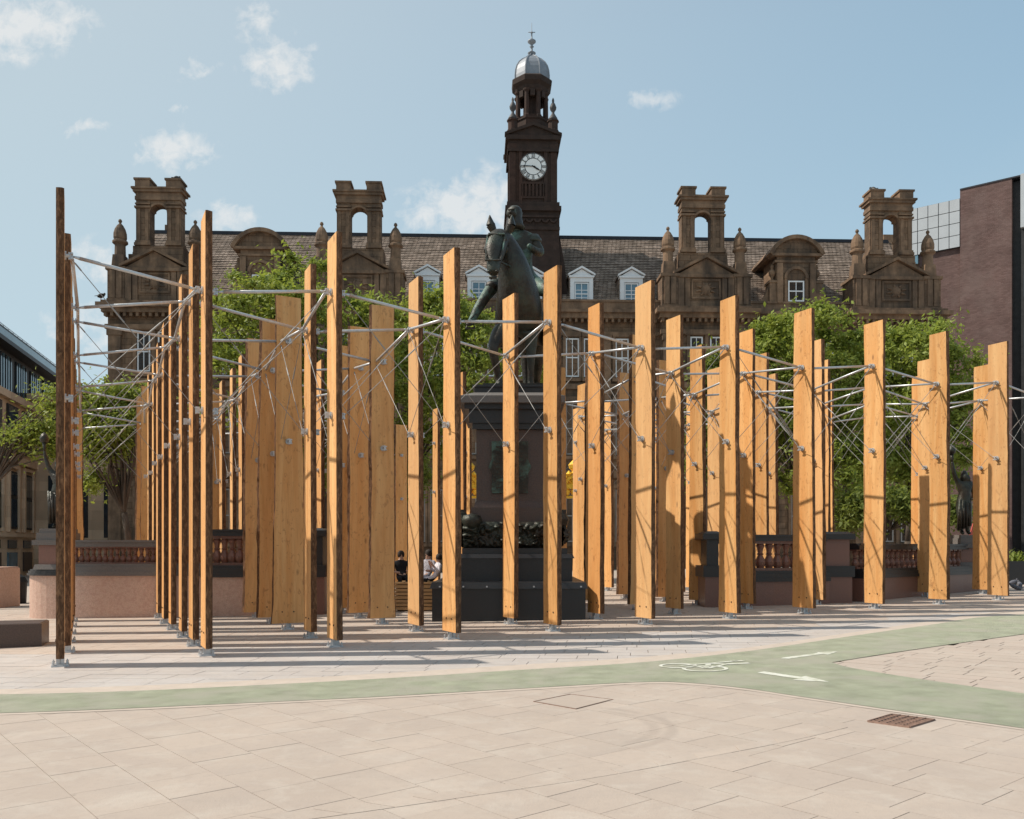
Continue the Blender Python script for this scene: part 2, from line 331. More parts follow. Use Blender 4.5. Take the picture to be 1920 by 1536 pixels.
def weather(name, arcs):
    t = NT.__new__(NT); t.t = MATS[name].node_tree
    bs = [n for n in t.t.nodes if n.type == 'BSDF_PRINCIPLED'][0]; src = bs.inputs['Base Color'].links[0].from_socket
    pos = t.n('ShaderNodeNewGeometry').outputs['Position']
    flat_ = t.n('ShaderNodeVectorMath', {0: pos, 1: (1, 1, 0)}, operation='MULTIPLY').outputs[0]
    n1 = t.noise(flat_, 0.55, 6, 0.62, 0.8); n2 = t.noise(flat_, 2.4, 6, 0.7, 0.5); n3 = t.noise(flat_, 14.0, 5, 0.7)
    c = t.mix(t.math('MULTIPLY', t.ramp(n1, [(0.40, 0.0), (0.62, 1.0)]), 0.36), src, (0.36, 0.29, 0.245))
    c = t.mix(t.math('MULTIPLY', t.ramp(n2, [(0.50, 0.0), (0.66, 1.0)]), 0.40), c, (0.50, 0.44, 0.38))
    c = t.mix(t.math('MULTIPLY', t.ramp(n3, [(0.50, 0.0), (0.70, 1.0)]), 0.30), c, (0.33, 0.27, 0.23))
    vo = t.n('ShaderNodeTexVoronoi', {'Vector': flat_, 'Scale': 2.6, 'Randomness': 1.0}).outputs['Distance']
    c = t.mix(t.math('MULTIPLY', t.ramp(vo, [(0.030, 1.0), (0.045, 0.0)]), 0.45), c, (0.20, 0.165, 0.14))
    for ax, ay, rr_ in arcs:
        d = t.n('ShaderNodeVectorMath', {0: flat_, 1: (ax, ay, 0)}, operation='DISTANCE').outputs[1]
        q = t.math('ABSOLUTE', t.math('SUBTRACT', d, rr_))
        m_ = t.math('MULTIPLY', t.ramp(q, [(0.02, 1.0), (0.07, 0.0)]), t.math('MULTIPLY', t.ramp(n2, [(0.35, 0.1), (0.62, 0.5)]), t.ramp(t.n('ShaderNodeSeparateXYZ', {0: pos}).outputs[0], [(0.70, 0.0), (0.98, 1.0)])))
        c = t.mix(m_, c, (0.29, 0.235, 0.20))
    t.t.links.new(c, bs.inputs['Base Color'])
weather('slab_warm', [(0.35, 7.35, 0.84), (0.35, 7.35, 0.98)])
weather('slab_pink', []); weather('slab_grey', [])
M = MATS

# ------------------------------------------------------------------ ground, paving, cycle path
b = MB(); xs = [-1500, -500, -200, -80, -32, -16, 0, 16, 32, 80, 200, 500, 1500]; ys = [-60, 0, 20, 45, 90, 200, 500, 2500]
for y in ys:
    for x in xs: b.v.append((x, y, gz(x) - 0.016))
nx = len(xs)
for j in range(len(ys) - 1):
    for i in range(nx - 1): b.f.append((j * nx + i, j * nx + i + 1, (j + 1) * nx + i + 1, (j + 1) * nx + i)); b.mi.append(0)
ground = b.build('ground', M['mortar'], kind='structure')
b = MB()
for (x0, x1, y0, y1) in ((-120, 120, 46, 200), (-120, -24, -10, 46), (30, 120, -10, 46), (-24, 30, -12, 1.2)):
    sx = sorted({x0, x1, -32, 32} & set(range(-200, 200))); sx = [q for q in sx if x0 <= q <= x1]
    for i in range(len(sx) - 1): b.slab([(sx[i], y0), (sx[i + 1], y0), (sx[i + 1], y1), (sx[i], y1)], -0.016, -0.001)
b.build('plain_pavement', M['ground_far'], kind='structure')

def catmull(pts, n=6):
    out = []
    for i in range(len(pts) - 1):
        p0 = pts[max(0, i - 1)]; p1 = pts[i]; p2 = pts[i + 1]; p3 = pts[min(len(pts) - 1, i + 2)]
        for k in range(n):
            t = k / n
            out.append(tuple(0.5 * ((2 * b_) + (-a + c) * t + (2 * a - 5 * b_ + 4 * c - d) * t * t + (-a + 3 * b_ - 3 * c + d) * t ** 3) for a, b_, c, d in zip(p0, p1, p2, p3)))
    out.append(pts[-1]); return out
top_e = catmull([(-260, 1304), (0, 1303), (240, 1297), (500, 1285), (740, 1272), (960, 1258), (1200, 1243), (1400, 1222), (1600, 1193), (1760, 1170), (1850, 1157), (2100, 1143)])
upb = catmull([(2100, 1168), (1940, 1187), (1760, 1212), (1640, 1230), (1560, 1243)])
fork = catmull([(1560, 1243), (1600, 1254), (1750, 1278), (1940, 1304), (2150, 1330)])
lowr = catmull([(2150, 1402), (1940, 1370), (1800, 1350), (1650, 1329), (1500, 1307), (1400, 1292), (1300, 1282), (1200, 1280), (960, 1293), (700, 1308), (400, 1322), (100, 1335), (-260, 1346)])
def g2(p): q = G(*p); return (q.x, q.y)
def strip(b, A_, B_, z):
    "quads between two polylines with equal counts, lying z above the ground"
    n = len(A_); base = len(b.v)
    for p, q in zip(A_, B_):
        for r_ in (p, q): b.v.append((r_[0], r_[1], gz(r_[0]) + z))
    for i in range(n - 1): b.f.append((base + 2 * i + 1, base + 2 * i + 3, base + 2 * i + 2, base + 2 * i)); b.mi.append(0)
def interp_y(poly, x):
    for (xa, ya), (xb, yb) in zip(poly, poly[1:]):
        if (xa <= x <= xb) or (xb <= x <= xa): return ya + (yb - ya) * (x - xa) / (xb - xa) if xb != xa else ya
    return poly[-1][1] if abs(x - poly[-1][0]) < abs(x - poly[0][0]) else poly[0][1]
b = MB()
XS = list(range(-260, 1561, 20))
strip(b, [g2((x, interp_y(top_e, x))) for x in XS], [g2((x, interp_y(lowr, x))) for x in XS], 0.007)
XS2 = list(range(1560, 2101, 20))
strip(b, [g2((x, interp_y(top_e, x))) for x in XS2], [g2((x, interp_y(upb, x))) for x in XS2], 0.007)
strip(b, [g2((x, interp_y(fork, x))) for x in XS2], [g2((x, interp_y(lowr, x))) for x in XS2], 0.007)
b.build('cycle_path', M['green_path'], kind='structure')
b = MB()
strip(b, [g2((x, interp_y(top_e, x) - (10 if x < 1300 else 7))) for x in range(-260, 2081, 20)], [g2((x, interp_y(top_e, x) + 1)) for x in range(-260, 2081, 20)], 0.004)
b.build('path_edging', M['border_pale'], kind='structure')
b = MB()                                                  # narrow pale line along the near edge of the path
strip(b, [g2((x, interp_y(lowr, x) - 1)) for x in range(-260, 2141, 20)], [g2((x, interp_y(lowr, x) + 3)) for x in range(-260, 2141, 20)], 0.0035)
b.build('path_edging', M['border_pale'], kind='structure')

# paving slabs: each near slab a piece, the far ones joined
pav = empty('paving', (0, 0, 0), kind='structure')
def to_px(X, v): return 960 + F * X / v, YH + F * (EYE - gz(X)) / v
def slabs(ang, wd, ln, test, xr, yr, gap, seed, lnvar=0.18):
    r = random.Random(seed); ca, sa = cos(ang), sin(ang)      # courses run along (-sa, ca)
    c = (-sa, ca); p = (ca, sa); outl = []
    R = 60
    for i in range(int(-R / wd), int(R / wd)):
        a0 = i * wd; s = -R + r.random() * ln
        # only the part of the course near the area
        while s < R:
            L = ln * (1 + r.uniform(-lnvar, lnvar)); cxm = p[0] * (a0 + wd / 2) + c[0] * (s + L / 2); cym = p[1] * (a0 + wd / 2) + c[1] * (s + L / 2)
            if xr[0] < cxm < xr[1] and yr[0] < cym < yr[1] and test(cxm, cym):
                q = [(a0 + gap, s + gap), (a0 + wd - gap, s + gap), (a0 + wd - gap, s + L - gap), (a0 + gap, s + L - gap)]
                outl.append(([(p[0] * u + c[0] * t_, p[1] * u + c[1] * t_) for u, t_ in q], cxm, cym))
            s += L
    return outl
def below_path(X, v):
    x, y = to_px(X, v)
    if x > 1500 and y > 1150: yl = interp_y(lowr, min(x, 2150)); return y > yl - 12
    return y > interp_y(lowr, max(-260, min(x, 2150))) - 9
def in_fork(X, v):
    x, y = to_px(X, v)
    return x > 1540 and y > interp_y(upb, min(x, 2100)) - 5 and y < interp_y(fork, min(x, 2150)) + 5
near = slabs(radians(39.1), 0.437, 0.52, lambda X, v: below_path(X, v), (-8, 12), (1.3, 14), 0.0023, 3)
def in_view(e):
    x, y = to_px(e[1], e[2]); return -150 < x < 2070 and y < 1640
near.sort(key=lambda e: (not in_view(e), e[2]))
b = MB()
for k, (q, cx, cy) in enumerate(near):
    dz = rnd.uniform(-0.0008, 0.0008)
    if k < 296:
        bb = MB(); z = gz(cx)
        qq = [(x - cx, y - cy) for x, y in q]
        vs = [(x, y, gz(x + cx) - z - 0.016) for x, y in qq] + [(x, y, gz(x + cx) - z + dz) for x, y in qq]
        bb.add(vs, [(4, 5, 6, 7), (0, 1, 5, 4), (1, 2, 6, 5), (2, 3, 7, 6), (3, 0, 4, 7)])
        bb.build('paving_slab', M['slab_warm'], pav).location = (cx, cy, z)
    else: b.slab(q, -0.016, dz)
for q, cx, cy in slabs(radians(48.0), 0.30, 0.50, in_fork, (3, 16), (7, 22), 0.006, 5): b.slab(q, -0.016, rnd.uniform(-0.001, 0.001))
b.build('paving_slab', M['slab_pink'], pav, kind='stuff')
def far_pave(X, v):
    x, y = to_px(X, v)
    return not (y > interp_y(top_e, max(-260, min(x, 2100))) + 6) and v < 46
grey_e = [(-600, 1222), (0, 1228), (300, 1222), (600, 1206), (900, 1200), (1200, 1188), (1500, 1175), (1760, 1152), (2600, 1110)]
bw, bg_ = MB(), MB()
for q, cx, cy in slabs(radians(82.0), 0.34, 0.60, far_pave, (-24, 30), (5, 46), 0.0045, 9, 0.12):
    x, y = to_px(cx, cy)
    (bg_ if y > interp_y(grey_e, max(-600, min(x, 2600))) else bw).slab(q, -0.016, rnd.uniform(-0.0012, 0.0012))
bw.build('paving_slab', M['slab_pink'], pav, kind='stuff')
bg_.build('paving_slab', M['slab_grey'], pav, kind='stuff')
# narrow band course crossing the foreground
bandA = catmull([(380, 1541), (640, 1511), (860, 1482), (1100, 1449), (1300, 1414), (1480, 1379), (1580, 1356)], 5)
bandB = catmull([(470, 1552), (700, 1520), (900, 1491), (1120, 1458), (1310, 1423), (1490, 1388), (1590, 1364)], 5)
gA = [g2(p) for p in bandA]; gB = [g2(p) for p in bandB]
for i in range(0, len(gA) - 2, 2):
    (a0, a1), (c0, c1) = (gA[i], gA[i + 2]), (gB[i], gB[i + 2]); g_ = 0.012
    def lp(p, q, t): return (p[0] + (q[0] - p[0]) * t, p[1] + (q[1] - p[1]) * t)
    bb = MB(); bb.slab([lp(c0, c1, g_), lp(c0, c1, 1 - g_), lp(a0, a1, 1 - g_), lp(a0, a1, g_)], -0.01, 0.0022)
    bb.build('band_stone', M['slab_warm'], pav)

# road markings: bicycle and two arrows
def flat(name, polys, z, m, **k):
    b = MB()
    for pl in polys:
        n = len(pl); b.add([(x, y, gz(x) + z) for x, y in pl], [tuple(range(n))])
    o = b.build(name, m, **k)
    bm = bmesh.new(); bm.from_mesh(o.data); bmesh.ops.recalc_face_normals(bm, faces=bm.faces)
    for f_ in bm.faces:
        if f_.normal.z < 0: f_.normal_flip()
    bm.to_mesh(o.data); bm.free(); return o
flat('painted_arrow', [[g2(p) for p in ((1464, 1236.2), (1468, 1234.6), (1534, 1225.6), (1530, 1224.2), (1571, 1223), (1552, 1229.4), (1544, 1227.6), (1480, 1236.8))]], 0.011, M['road_paint'],
     label='white arrow painted on the green cycle path pointing right beside the bicycle', cat='road marking', group='painted cycle arrows')
flat('painted_arrow', [[g2(p) for p in ((1420, 1262.6), (1434, 1260.8), (1502, 1271), (1512, 1269.2), (1556, 1281), (1486, 1276.8), (1496, 1274.6), (1424, 1263.8))]], 0.011, M['road_paint'],
     label='white arrow painted on the green path pointing down the nearer fork', cat='road marking', group='painted cycle arrows')
bk = []
def ringp(cx, cy, rx, ry, wx, wy, n=26):
    for k in range(n):
        a0, a1 = 2 * pi * k / n, 2 * pi * (k + 1) / n
        bk.append([g2((cx + rx * cos(a0), cy + ry * sin(a0))), g2((cx + rx * cos(a1), cy + ry * sin(a1))), g2((cx + (rx - wx) * cos(a1), cy + (ry - wy) * sin(a1))), g2((cx + (rx - wx) * cos(a0), cy + (ry - wy) * sin(a0)))])
def barp(p, q, wd):
    p, q = g2(p), g2(q); dx, dy = q[0] - p[0], q[1] - p[1]; L = hypot(dx, dy); nx_, ny_ = -dy / L * wd / 2, dx / L * wd / 2
    bk.append([(p[0] - nx_, p[1] - ny_), (q[0] - nx_, q[1] - ny_), (q[0] + nx_, q[1] + ny_), (p[0] + nx_, p[1] + ny_)])
ringp(1271, 1250.0, 36, 4.6, 7, 1.3); ringp(1322, 1255.5, 44, 5.6, 8, 1.5)
barp((1272, 1250), (1330, 1245.5), 0.07); barp((1330, 1245.5), (1322, 1255), 0.07); barp((1330, 1245.5), (1362, 1247), 0.07); barp((1362, 1247), (1326, 1255), 0.06)
barp((1362, 1247), (1405, 1245), 0.09); barp((1330, 1245.5), (1385, 1240.5), 0.06); barp((1372, 1241.5), (1394, 1240.5), 0.09); barp((1300, 1250), (1326, 1255), 0.06)
flat('painted_bicycle', bk, 0.0125, M['road_paint'], label='white bicycle symbol painted on the green cycle path', cat='road marking')
# drain grate and inspection cover
gr = empty('drain_grate', G(1690, 1353), label='rusty square drain grate with diagonal bars set in the near paving', cat='drain grate')
C4 = [G(1628, 1354), (G(1706, 1365)), (G(1752, 1351)), (G(1672, 1341))]
o0 = gr.location
def rel(p, z=0.0): return (p[0] - o0[0], p[1] - o0[1], p[2] - o0[2] + z)
b = MB(); b.add([rel(p, 0.0035) for p in C4], [(0, 1, 2, 3)]); b.build('grate_pit_shade', M['black_paint'], gr)  # flat black sheet under the bars paints the shade of the drain hole
b = MB()
for i in range(4): b.tube(rel(C4[i], 0.006), rel(C4[(i + 1) % 4], 0.006), 0.012, 4)
b.build('grate_frame', M['rust'], gr)
for k in range(1, 8):
    t = k / 8; b = MB(); b.tube(rel(C4[0].lerp(C4[3], t), 0.006), rel(C4[1].lerp(C4[2], (t * 1.0)), 0.010), 0.008, 4); b.build('grate_bar', M['rust'], gr)
for k in range(1, 5):
    t = k / 5; b = MB(); b.tube(rel(C4[0].lerp(C4[1], t), 0.007), rel(C4[3].lerp(C4[2], t), 0.011), 0.008, 4); b.build('cross_bar', M['rust'], gr)
ic = empty('inspection_cover', G(1070, 1314), label='recessed paved inspection cover outlined by a thin dark frame', cat='access cover')
CC = [G(1000, 1316), G(1080, 1330), G(1150, 1312), G(1070, 1302)]; o0 = ic.location
b = MB()
for i in range(4): b.tube(rel(CC[i], 0.002), rel(CC[(i + 1) % 4], 0.002), 0.0045 if i in (0, 3) else 0.003, 4)
b.build('cover_frame', M['rust'], ic)
CI = [p.lerp((CC[0] + CC[2]) / 2, 0.06) for p in CC]
b = MB(); b.add([rel(p, 0.003) for p in CI], [(0, 1, 2, 3)]); b.build('cover_slab', M['slab_warm'], ic)

# ------------------------------------------------------------------ timber fins (columns, row, orientation 0/1, x, y)
SITES = [(0,0,0,-6.15,11.91),(1,0,0,-4.5,12.89),(2,0,0,-2.8,13.83),(3,0,0,-1.02,14.76),(4,0,0,0.74,15.9),(5,0,0,2.59,17.03),(6,0,0,4.5,18.09),(7,0,0,6.4,19.15),(8,0,0,8.39,20.23),(9,0,0,10.43,21.37),(10,0,0,12.54,22.55),(11,0,0,14.24,23.54),(12,0,0,15.99,24.47),(0,1,0,-6.91,13.6),(1,1,0,-5.19,14.27),(2,1,0,-3.53,15.31),(3,1,0,-1.79,16.29),(4,1,0,-0.03,17.57),(5,1,0,1.77,18.48),(6,1,0,3.64,19.56),(7,1,0,5.6,20.88),(8,1,0,7.63,21.99),(9,1,0,9.52,23.0),(10,1,0,11.6,24.45),(11,1,0,13.66,25.4),(0,2,0,-7.73,15.26),(1,2,0,-5.93,15.77),(2,2,1,-4.37,17.05),(3,2,1,-2.67,17.99),(6,2,1,3.06,21.18),(7,2,0,4.75,22.4),(8,2,0,6.68,23.45),(9,2,0,8.66,24.45),(10,2,0,10.63,25.75),(11,2,0,12.49,26.77),(0,3,0,-8.51,16.85),(1,3,0,-6.75,17.39),(2,3,1,-5.12,18.67),(3,3,1,-3.42,19.66),(6,3,1,2.15,23.15),(7,3,1,4.2,24.08),(8,3,0,5.85,25.26),(9,3,0,7.78,26.26),(10,3,0,9.96,27.69),(11,3,0,11.66,28.41),(0,4,0,-9.31,18.49),(1,4,0,-7.51,18.94),(2,4,1,-5.94,20.38),(3,4,1,-4.17,21.38),(6,4,1,1.3,24.72),(7,4,1,3.32,25.69),(8,4,0,5.08,26.76),(9,4,0,6.98,27.86),(0,5,0,-10.06,20.03),(1,5,0,-8.35,20.7),(2,5,0,-6.81,22.07),(3,5,0,-5.06,23.11),(5,5,0,-1.47,25.34),(7,5,0,2.22,27.35),(8,5,0,4.18,28.47),(9,5,0,6.07,29.48),(0,6,0,-10.87,21.69),(1,6,0,-9.22,22.58),(2,6,0,-7.55,23.67),(3,6,0,-5.79,24.79),(4,6,0,-3.94,25.73),(8,6,0,3.35,30.5),(9,6,0,5.17,31.23),(0,7,0,-11.66,23.32),(1,7,0,-9.99,24.13),(2,7,0,-8.4,25.37),(3,7,0,-6.51,26.27),(4,7,0,-4.7,27.29),(8,7,0,2.4,32.03),(0,8,1,-12.5,24.9),(1,8,1,-10.73,25.91),(2,8,1,-8.96,26.47),(3,8,1,-7.23,27.74),(4,8,0,-5.47,28.82),(0,9,1,-13.35,26.59),(1,9,1,-11.57,27.57),(2,9,1,-9.78,28.42),(3,9,1,-8.01,29.4),(4,9,0,-6.27,30.37),(6,9,0,-2.74,31.67),(1,10,1,-12.39,29.44),(7,10,0,-1.76,34.81),(5,11,1,-6.24,34.59),(6,11,1,-4.51,35.57)]
HB = 6.62; TH = 0.10; ZB = 0.13
dA = Vector((1.809, 0.961, 0)).normalized(); dB = Vector((-0.795, 1.635, 0)).normalized()
def plank_mesh(seed, wt, wb, flare=0.0):
    r = random.Random(seed); n = 34; b = MB(); ph = [r.uniform(0, 6.28) for _ in range(8)]; am = [r.uniform(.003, .010) for _ in range(8)]
    bow = r.uniform(-.02, .02); slant = r.uniform(0.0, 0.05)
    rings = []
    for k in range(n + 1):
        t = k / n; z = ZB + (HB - ZB) * t
        wv_ = wb + (wt - wb) * (t ** 0.8)
        if t < 0.10: wv_ += flare * (1 - t / 0.10) ** 2
        cxo = bow * sin(pi * t)
        def wob(i): return am[i] * sin(ph[i] + z * (1.3 + .4 * i)) + am[(i + 3) % 8] * .6 * sin(ph[i] * 2 + z * (4.1 + i)) + r.uniform(-.005, .005)
        xl0 = cxo - wv_ / 2 + wob(0); xl1 = cxo - wv_ / 2 + wob(1) - .015; xr0 = cxo + wv_ / 2 + wob(2); xr1 = cxo + wv_ / 2 + wob(3) + .012
        def rough(): return r.uniform(-.007, .007)
        lt = TH / 2
        zt = z if k < n else z - slant * 0
        rings.append([(xl0, -lt, zt), (xr0, -lt, zt), (xr0 + .022 + rough(), -lt * .35 + rough() * .5, zt), (xr1 + .012 + rough(), lt * .5, zt), (xr1, lt, zt), (xl1, lt, zt), (xl1 - .018 + rough(), lt * .4 + rough() * .5, zt), (xl0 - .014 + rough(), -lt * .45, zt)])
    m = 8
    for ring in rings: b.v += ring
    for k in range(n):
        for q in range(m):
            b.f.append((k * m + q, k * m + (q + 1) % m, (k + 1) * m + (q + 1) % m, (k + 1) * m + q)); b.mi.append(0 if q in (0, 4) else 1)
    b.f.append(tuple(range(m - 1, -1, -1))); b.mi.append(0); b.f.append(tuple(n * m + q for q in range(m))); b.mi.append(0)
    return b.mesh('plank', [M['fir_wood'], M['fir_bark']])
PA = [plank_mesh(k, .47 + .02 * (k % 3), .50 + .03 * (k % 4)) for k in range(9)]
PB = [plank_mesh(50 + k, .44 + .03 * (k % 2), .51 + .04 * (k % 3), .03) for k in range(5)]
# shared fittings
b = MB(); b.tube((0, 0, 0), (0, -.022, 0), .06, 14); b.tube((0, -.022, 0), (0, -.06, 0), .026, 8); b.cbox((0, -.075, 0), .025, .06, .10); b.tube((-.05, -.09, .03), (.05, -.09, .03), .014, 6); b.tube((-.05, -.09, -.04), (.05, -.09, -.04), .014, 6)
BRK = b.mesh('bracket', M['galvanised'])
b = MB(); b.cbox((0, 0, .008), .22, .22, .016); b.cbox((0, 0, .024), .15, .15, .016)
PLATE = b.mesh('foot_plate', M['galvanised'])
b = MB(); b.cbox((0, 0, .10), .10, .012, .16)
for s_ in (-1, 1): b.cbox((s_ * .045, 0, .08), .010, .10, .11)
KNIFE = b.mesh('foot_bracket', M['galvanised'])
b = MB(); b.tube((0, 0, .01), (0, 0, .085), .009, 6); b.tube((0, 0, .016), (0, 0, .034), .022, 6); b.tube((0, 0, .05), (0, 0, .066), .02, 6)
BOLT = b.mesh('anchor_bolt', M['galvanised'])
b = MB(); b.tube((0, -.0, 0), (0, -.012, 0), .014, 6); SCREW = b.mesh('screw_head', M['iron'])
ORD = ['first', 'second', 'third', 'fourth', 'fifth', 'sixth', 'seventh', 'eighth', 'ninth', 'tenth', 'eleventh', 'twelfth', 'thirteenth']
ROW = ['front row', 'second row', 'third row', 'fourth row', 'fifth row', 'sixth row', 'seventh row', 'eighth row', 'ninth row', 'tenth row', 'eleventh row', 'last row']
rows = {}
for s_ in SITES: rows.setdefault(s_[1], []).append(s_[0])
def place_name(i, j): return '%s from left in the %s' % (ORD[rows[j].index(i)], ROW[j])
FIN = {}
def zhi(i, j): return HB * (0.846 if (i + j) % 2 == 0 else 0.812)
def zlo(i, j): return HB * (0.552 if (i + j) % 2 == 0 else 0.545)
for n_, (i, j, o_, X, Y) in enumerate(SITES):
    g = gz(X); ax = dB if o_ == 0 else dA
    rz = atan2(ax.y, ax.x)
    if o_ == 0: lab = 'edge-on fir fin with dark bark edge, ' + place_name(i, j)
    else: lab = 'wide orange fir fin in shade, broad face forward, ' + place_name(i, j)
    e = empty('timber_fin', (X, Y, g), rz + rnd.uniform(-.012, .012), label=lab, cat='timber fin', group='upright timber fins of the installation')
    FIN[(i, j)] = Vector((X, Y, g))
    me = PA[n_ % 9] if o_ == 0 else PB[n_ % 5]
    p = inst('plank', me, e); p.scale = (1, 1, (.971, .977, .978, .987, .993)[i] if i < 5 else 1.0)   # boards differ a little in length
    if (n_ * 7) % 3 == 0: p.rotation_euler = (0, 0, pi)
    inst('foot_plate', PLATE, e); inst('foot_bracket', KNIFE, e)
    for sx, sy in ((-.085, -.085), (.085, -.085), (.085, .085), (-.085, .085)): inst('anchor_bolt', BOLT, e, (sx, sy, 0))
    for zz in (zhi(i, j), zlo(i, j)):
        for sd in ((-1, 1) if i else (-1,)):
            inst('bracket', BRK, e, (0, sd * (TH / 2 + .002), zz), (0, 0, 0 if sd < 0 else pi))
    for sx in (-.12, .10): inst('screw_head', SCREW, e, (sx, -TH / 2 - .001, ZB + .22)); inst('screw_head', SCREW, e, (sx, TH / 2 + .012, ZB + .22))
# tubes and tie rods
off = -dA * 0.14
def nm(i, j): return '%s fin of the %s' % (ORD[rows[j].index(i)], ROW[j])
for (i, j), p in FIN.items():
    for di, dj, nmx in ((1, 0, 'row'), (0, 1, 'col')):
        k = (i + di, j + dj)
        if k not in FIN: continue
        q = FIN[k]; d = (q - p); d.z = 0; d.normalize()
        base_p = p + (off if i else -off); base_q = q + (off if i else -off)
        if di: base_p = p + dA * .14; base_q = q - dA * .14
        a0 = base_p + Vector((0, 0, zhi(i, j))) ; a1 = base_q + Vector((0, 0, zhi(*k)))
        dd = (a1 - a0).normalized()
        rt = 'steel tube from the %s to the %s' % (nm(i, j), ('next one right' if di else 'one behind'))
        b = MB(); o_ = (a0 + a1) / 2
        b.tube(a0 + dd * .10 - o_, a1 - dd * .10 - o_, .025, 10); b.tube(a0 - o_, a0 + dd * .10 - o_, .012, 6, .024); b.tube(a1 - dd * .10 - o_, a1 - o_, .024, 6, .012)
        t_ = b.build('steel_tube', M['galvanised'], label=rt, cat='steel tube', group='galvanised tubes bracing the fins'); t_.location = o_
        for poly in t_.data.polygons: poly.use_smooth = True
        combos = []
        if di:
            combos.append((base_q + Vector((0, 0, zhi(*k) - .04)), base_p + Vector((0, 0, zlo(i, j))), 'sloping up to the right'))
            if (i + j) % 2 == 0: combos.append((base_p + Vector((0, 0, zhi(i, j) - .04)), base_q + Vector((0, 0, zlo(*k))), 'sloping down to the right'))
        elif i > 1:
            combos.append((base_q + Vector((0, 0, zhi(*k) - .04)), base_p + Vector((0, 0, zlo(i, j))), 'falling towards the camera'))
            if (i + j) % 2 == 1: combos.append((base_p + Vector((0, 0, zhi(i, j) - .04)), base_q + Vector((0, 0, zlo(*k))), 'falling away from the camera'))
        for c0, c1, wrd in combos:
            b = MB(); o_ = (c0 + c1) / 2; dd = (c1 - c0).normalized(); L = (c1 - c0).length
            b.tube(c0 - o_, c1 - o_, .006, 5)
            m0 = c0 + dd * L * .30; b.tube(m0 - o_, m0 + dd * .26 - o_, .012, 6); m1 = c0 + dd * .06; b.tube(m1 - o_, m1 + dd * .12 - o_, .012, 6)
            r_ = b.build('tie_rod', M['steel_cable'], label='thin tie rod %s, by the %s' % (wrd, nm(i, j)), cat='tie rod', group='thin tie rods crossing between the fins'); r_.location = o_
#PART2
# ------------------------------------------------------------------ the old stone building behind (local frame: x along the front, y into it)
TB = radians(2.13); D0 = 60.0
post = empty('stone_building', (0, D0, 0), TB, label='long soot-brown stone building with arched chimneys and steep stone roof behind the fins', cat='building')
def LS(x, t=0.0):
    k = (x - 960) / F
    return (k * (D0 + t * cos(TB)) + t * sin(TB)) / (cos(TB) - k * sin(TB))
def LV(x, t=0.0): return D0 + LS(x, t) * sin(TB) + t * cos(TB)
def LZ(y, x=960, t=0.0): return EYE + (YH - y) / F * LV(x, t)
SL, SR = LS(214), LS(1757)
ZG = -1.5
ZC = 17.45          # underside of main cornice
# main wall bands
PAVC = [LS(297), LS(673), LS(1319), LS(1672)]; PW = 3.05
w_ = MB(); w_.box(SL + .4, SR - .4, 0.0, 14.0, ZG, 17.3); w_.build('wall', M['stone'], post)
b = MB()
b.box(SL + .3, SR - .3, -.50, .1, 17.3, 17.65); b.box(SL + .3, SR - .3, -.70, .15, 17.652, 17.85); b.box(SL + .3, SR - .3, -.28, .4, 17.853, 18.45); b.box(SL + .3, SR - .3, -.36, .48, 18.452, 18.6)
b.box(SL + .3, SR - .3, -.16, .1, 16.2, 16.45); b.box(SL + .3, SR - .3, -.20, .1, 12.5, 12.85); b.box(SL + .3, SR - .3, -.3, .1, 6.4, 6.9)
b.build('cornice', M['stone_trim'], post)
b = MB()                                            # dentils under the cornice, too small to pick apart
x = SL + .5
while x < SR - .6: b.box(x, x + .16, -.42, -.05, 17.05, 17.298); x += .42
b.build('dentil', M['stone_trim'], post, kind='stuff')

def arc(cx, cz, r, a0, a1, n=12): return [(cx + r * cos(a0 + (a1 - a0) * k / n), cz + r * sin(a0 + (a1 - a0) * k / n)) for k in range(n + 1)]
def window(cx, z0, z1, wd, yf, parent=None, glass='glass', rows_=2, cols_=2, fr='white_paint', lead=.05, deep=.18):
    "sash window: white frame with panes set in a recess, stone surround proud of the wall"
    parent = parent or post
    b = MB(); f_ = .09
    b.box(cx - wd / 2, cx - wd / 2 + f_, yf, yf + .1, z0, z1); b.box(cx + wd / 2 - f_, cx + wd / 2, yf, yf + .1, z0, z1)
    b.box(cx - wd / 2 + f_, cx + wd / 2 - f_, yf, yf + .1, z1 - f_, z1); b.box(cx - wd / 2 + f_, cx + wd / 2 - f_, yf, yf + .1, z0, z0 + f_)
    b.box(cx - wd / 2 + f_, cx + wd / 2 - f_, yf + .01, yf + .09, (z0 + z1) / 2 - .04, (z0 + z1) / 2 + .04)
    for k in range(1, cols_): x_ = cx - wd / 2 + wd * k / cols_; b.box(x_ - lead / 2, x_ + lead / 2, yf + .02, yf + .08, z0 + f_, z1 - f_)
    for k in range(1, rows_ + 1):
        if rows_ > 2 and k < rows_: z_ = z0 + (z1 - z0) * k / rows_; b.box(cx - wd / 2 + f_, cx + wd / 2 - f_, yf + .022, yf + .078, z_ - lead / 2, z_ + lead / 2)
    fo = b.build('window', M[fr], parent)
    g = MB(); g.box(cx - wd / 2 + .02, cx + wd / 2 - .02, yf + .05, yf + .06, z0 + .02, z1 - .02)
    go = g.build('pane', M[glass], fo) if parent is post or parent.parent is None else g.build('pane', M[glass], parent)
    return fo
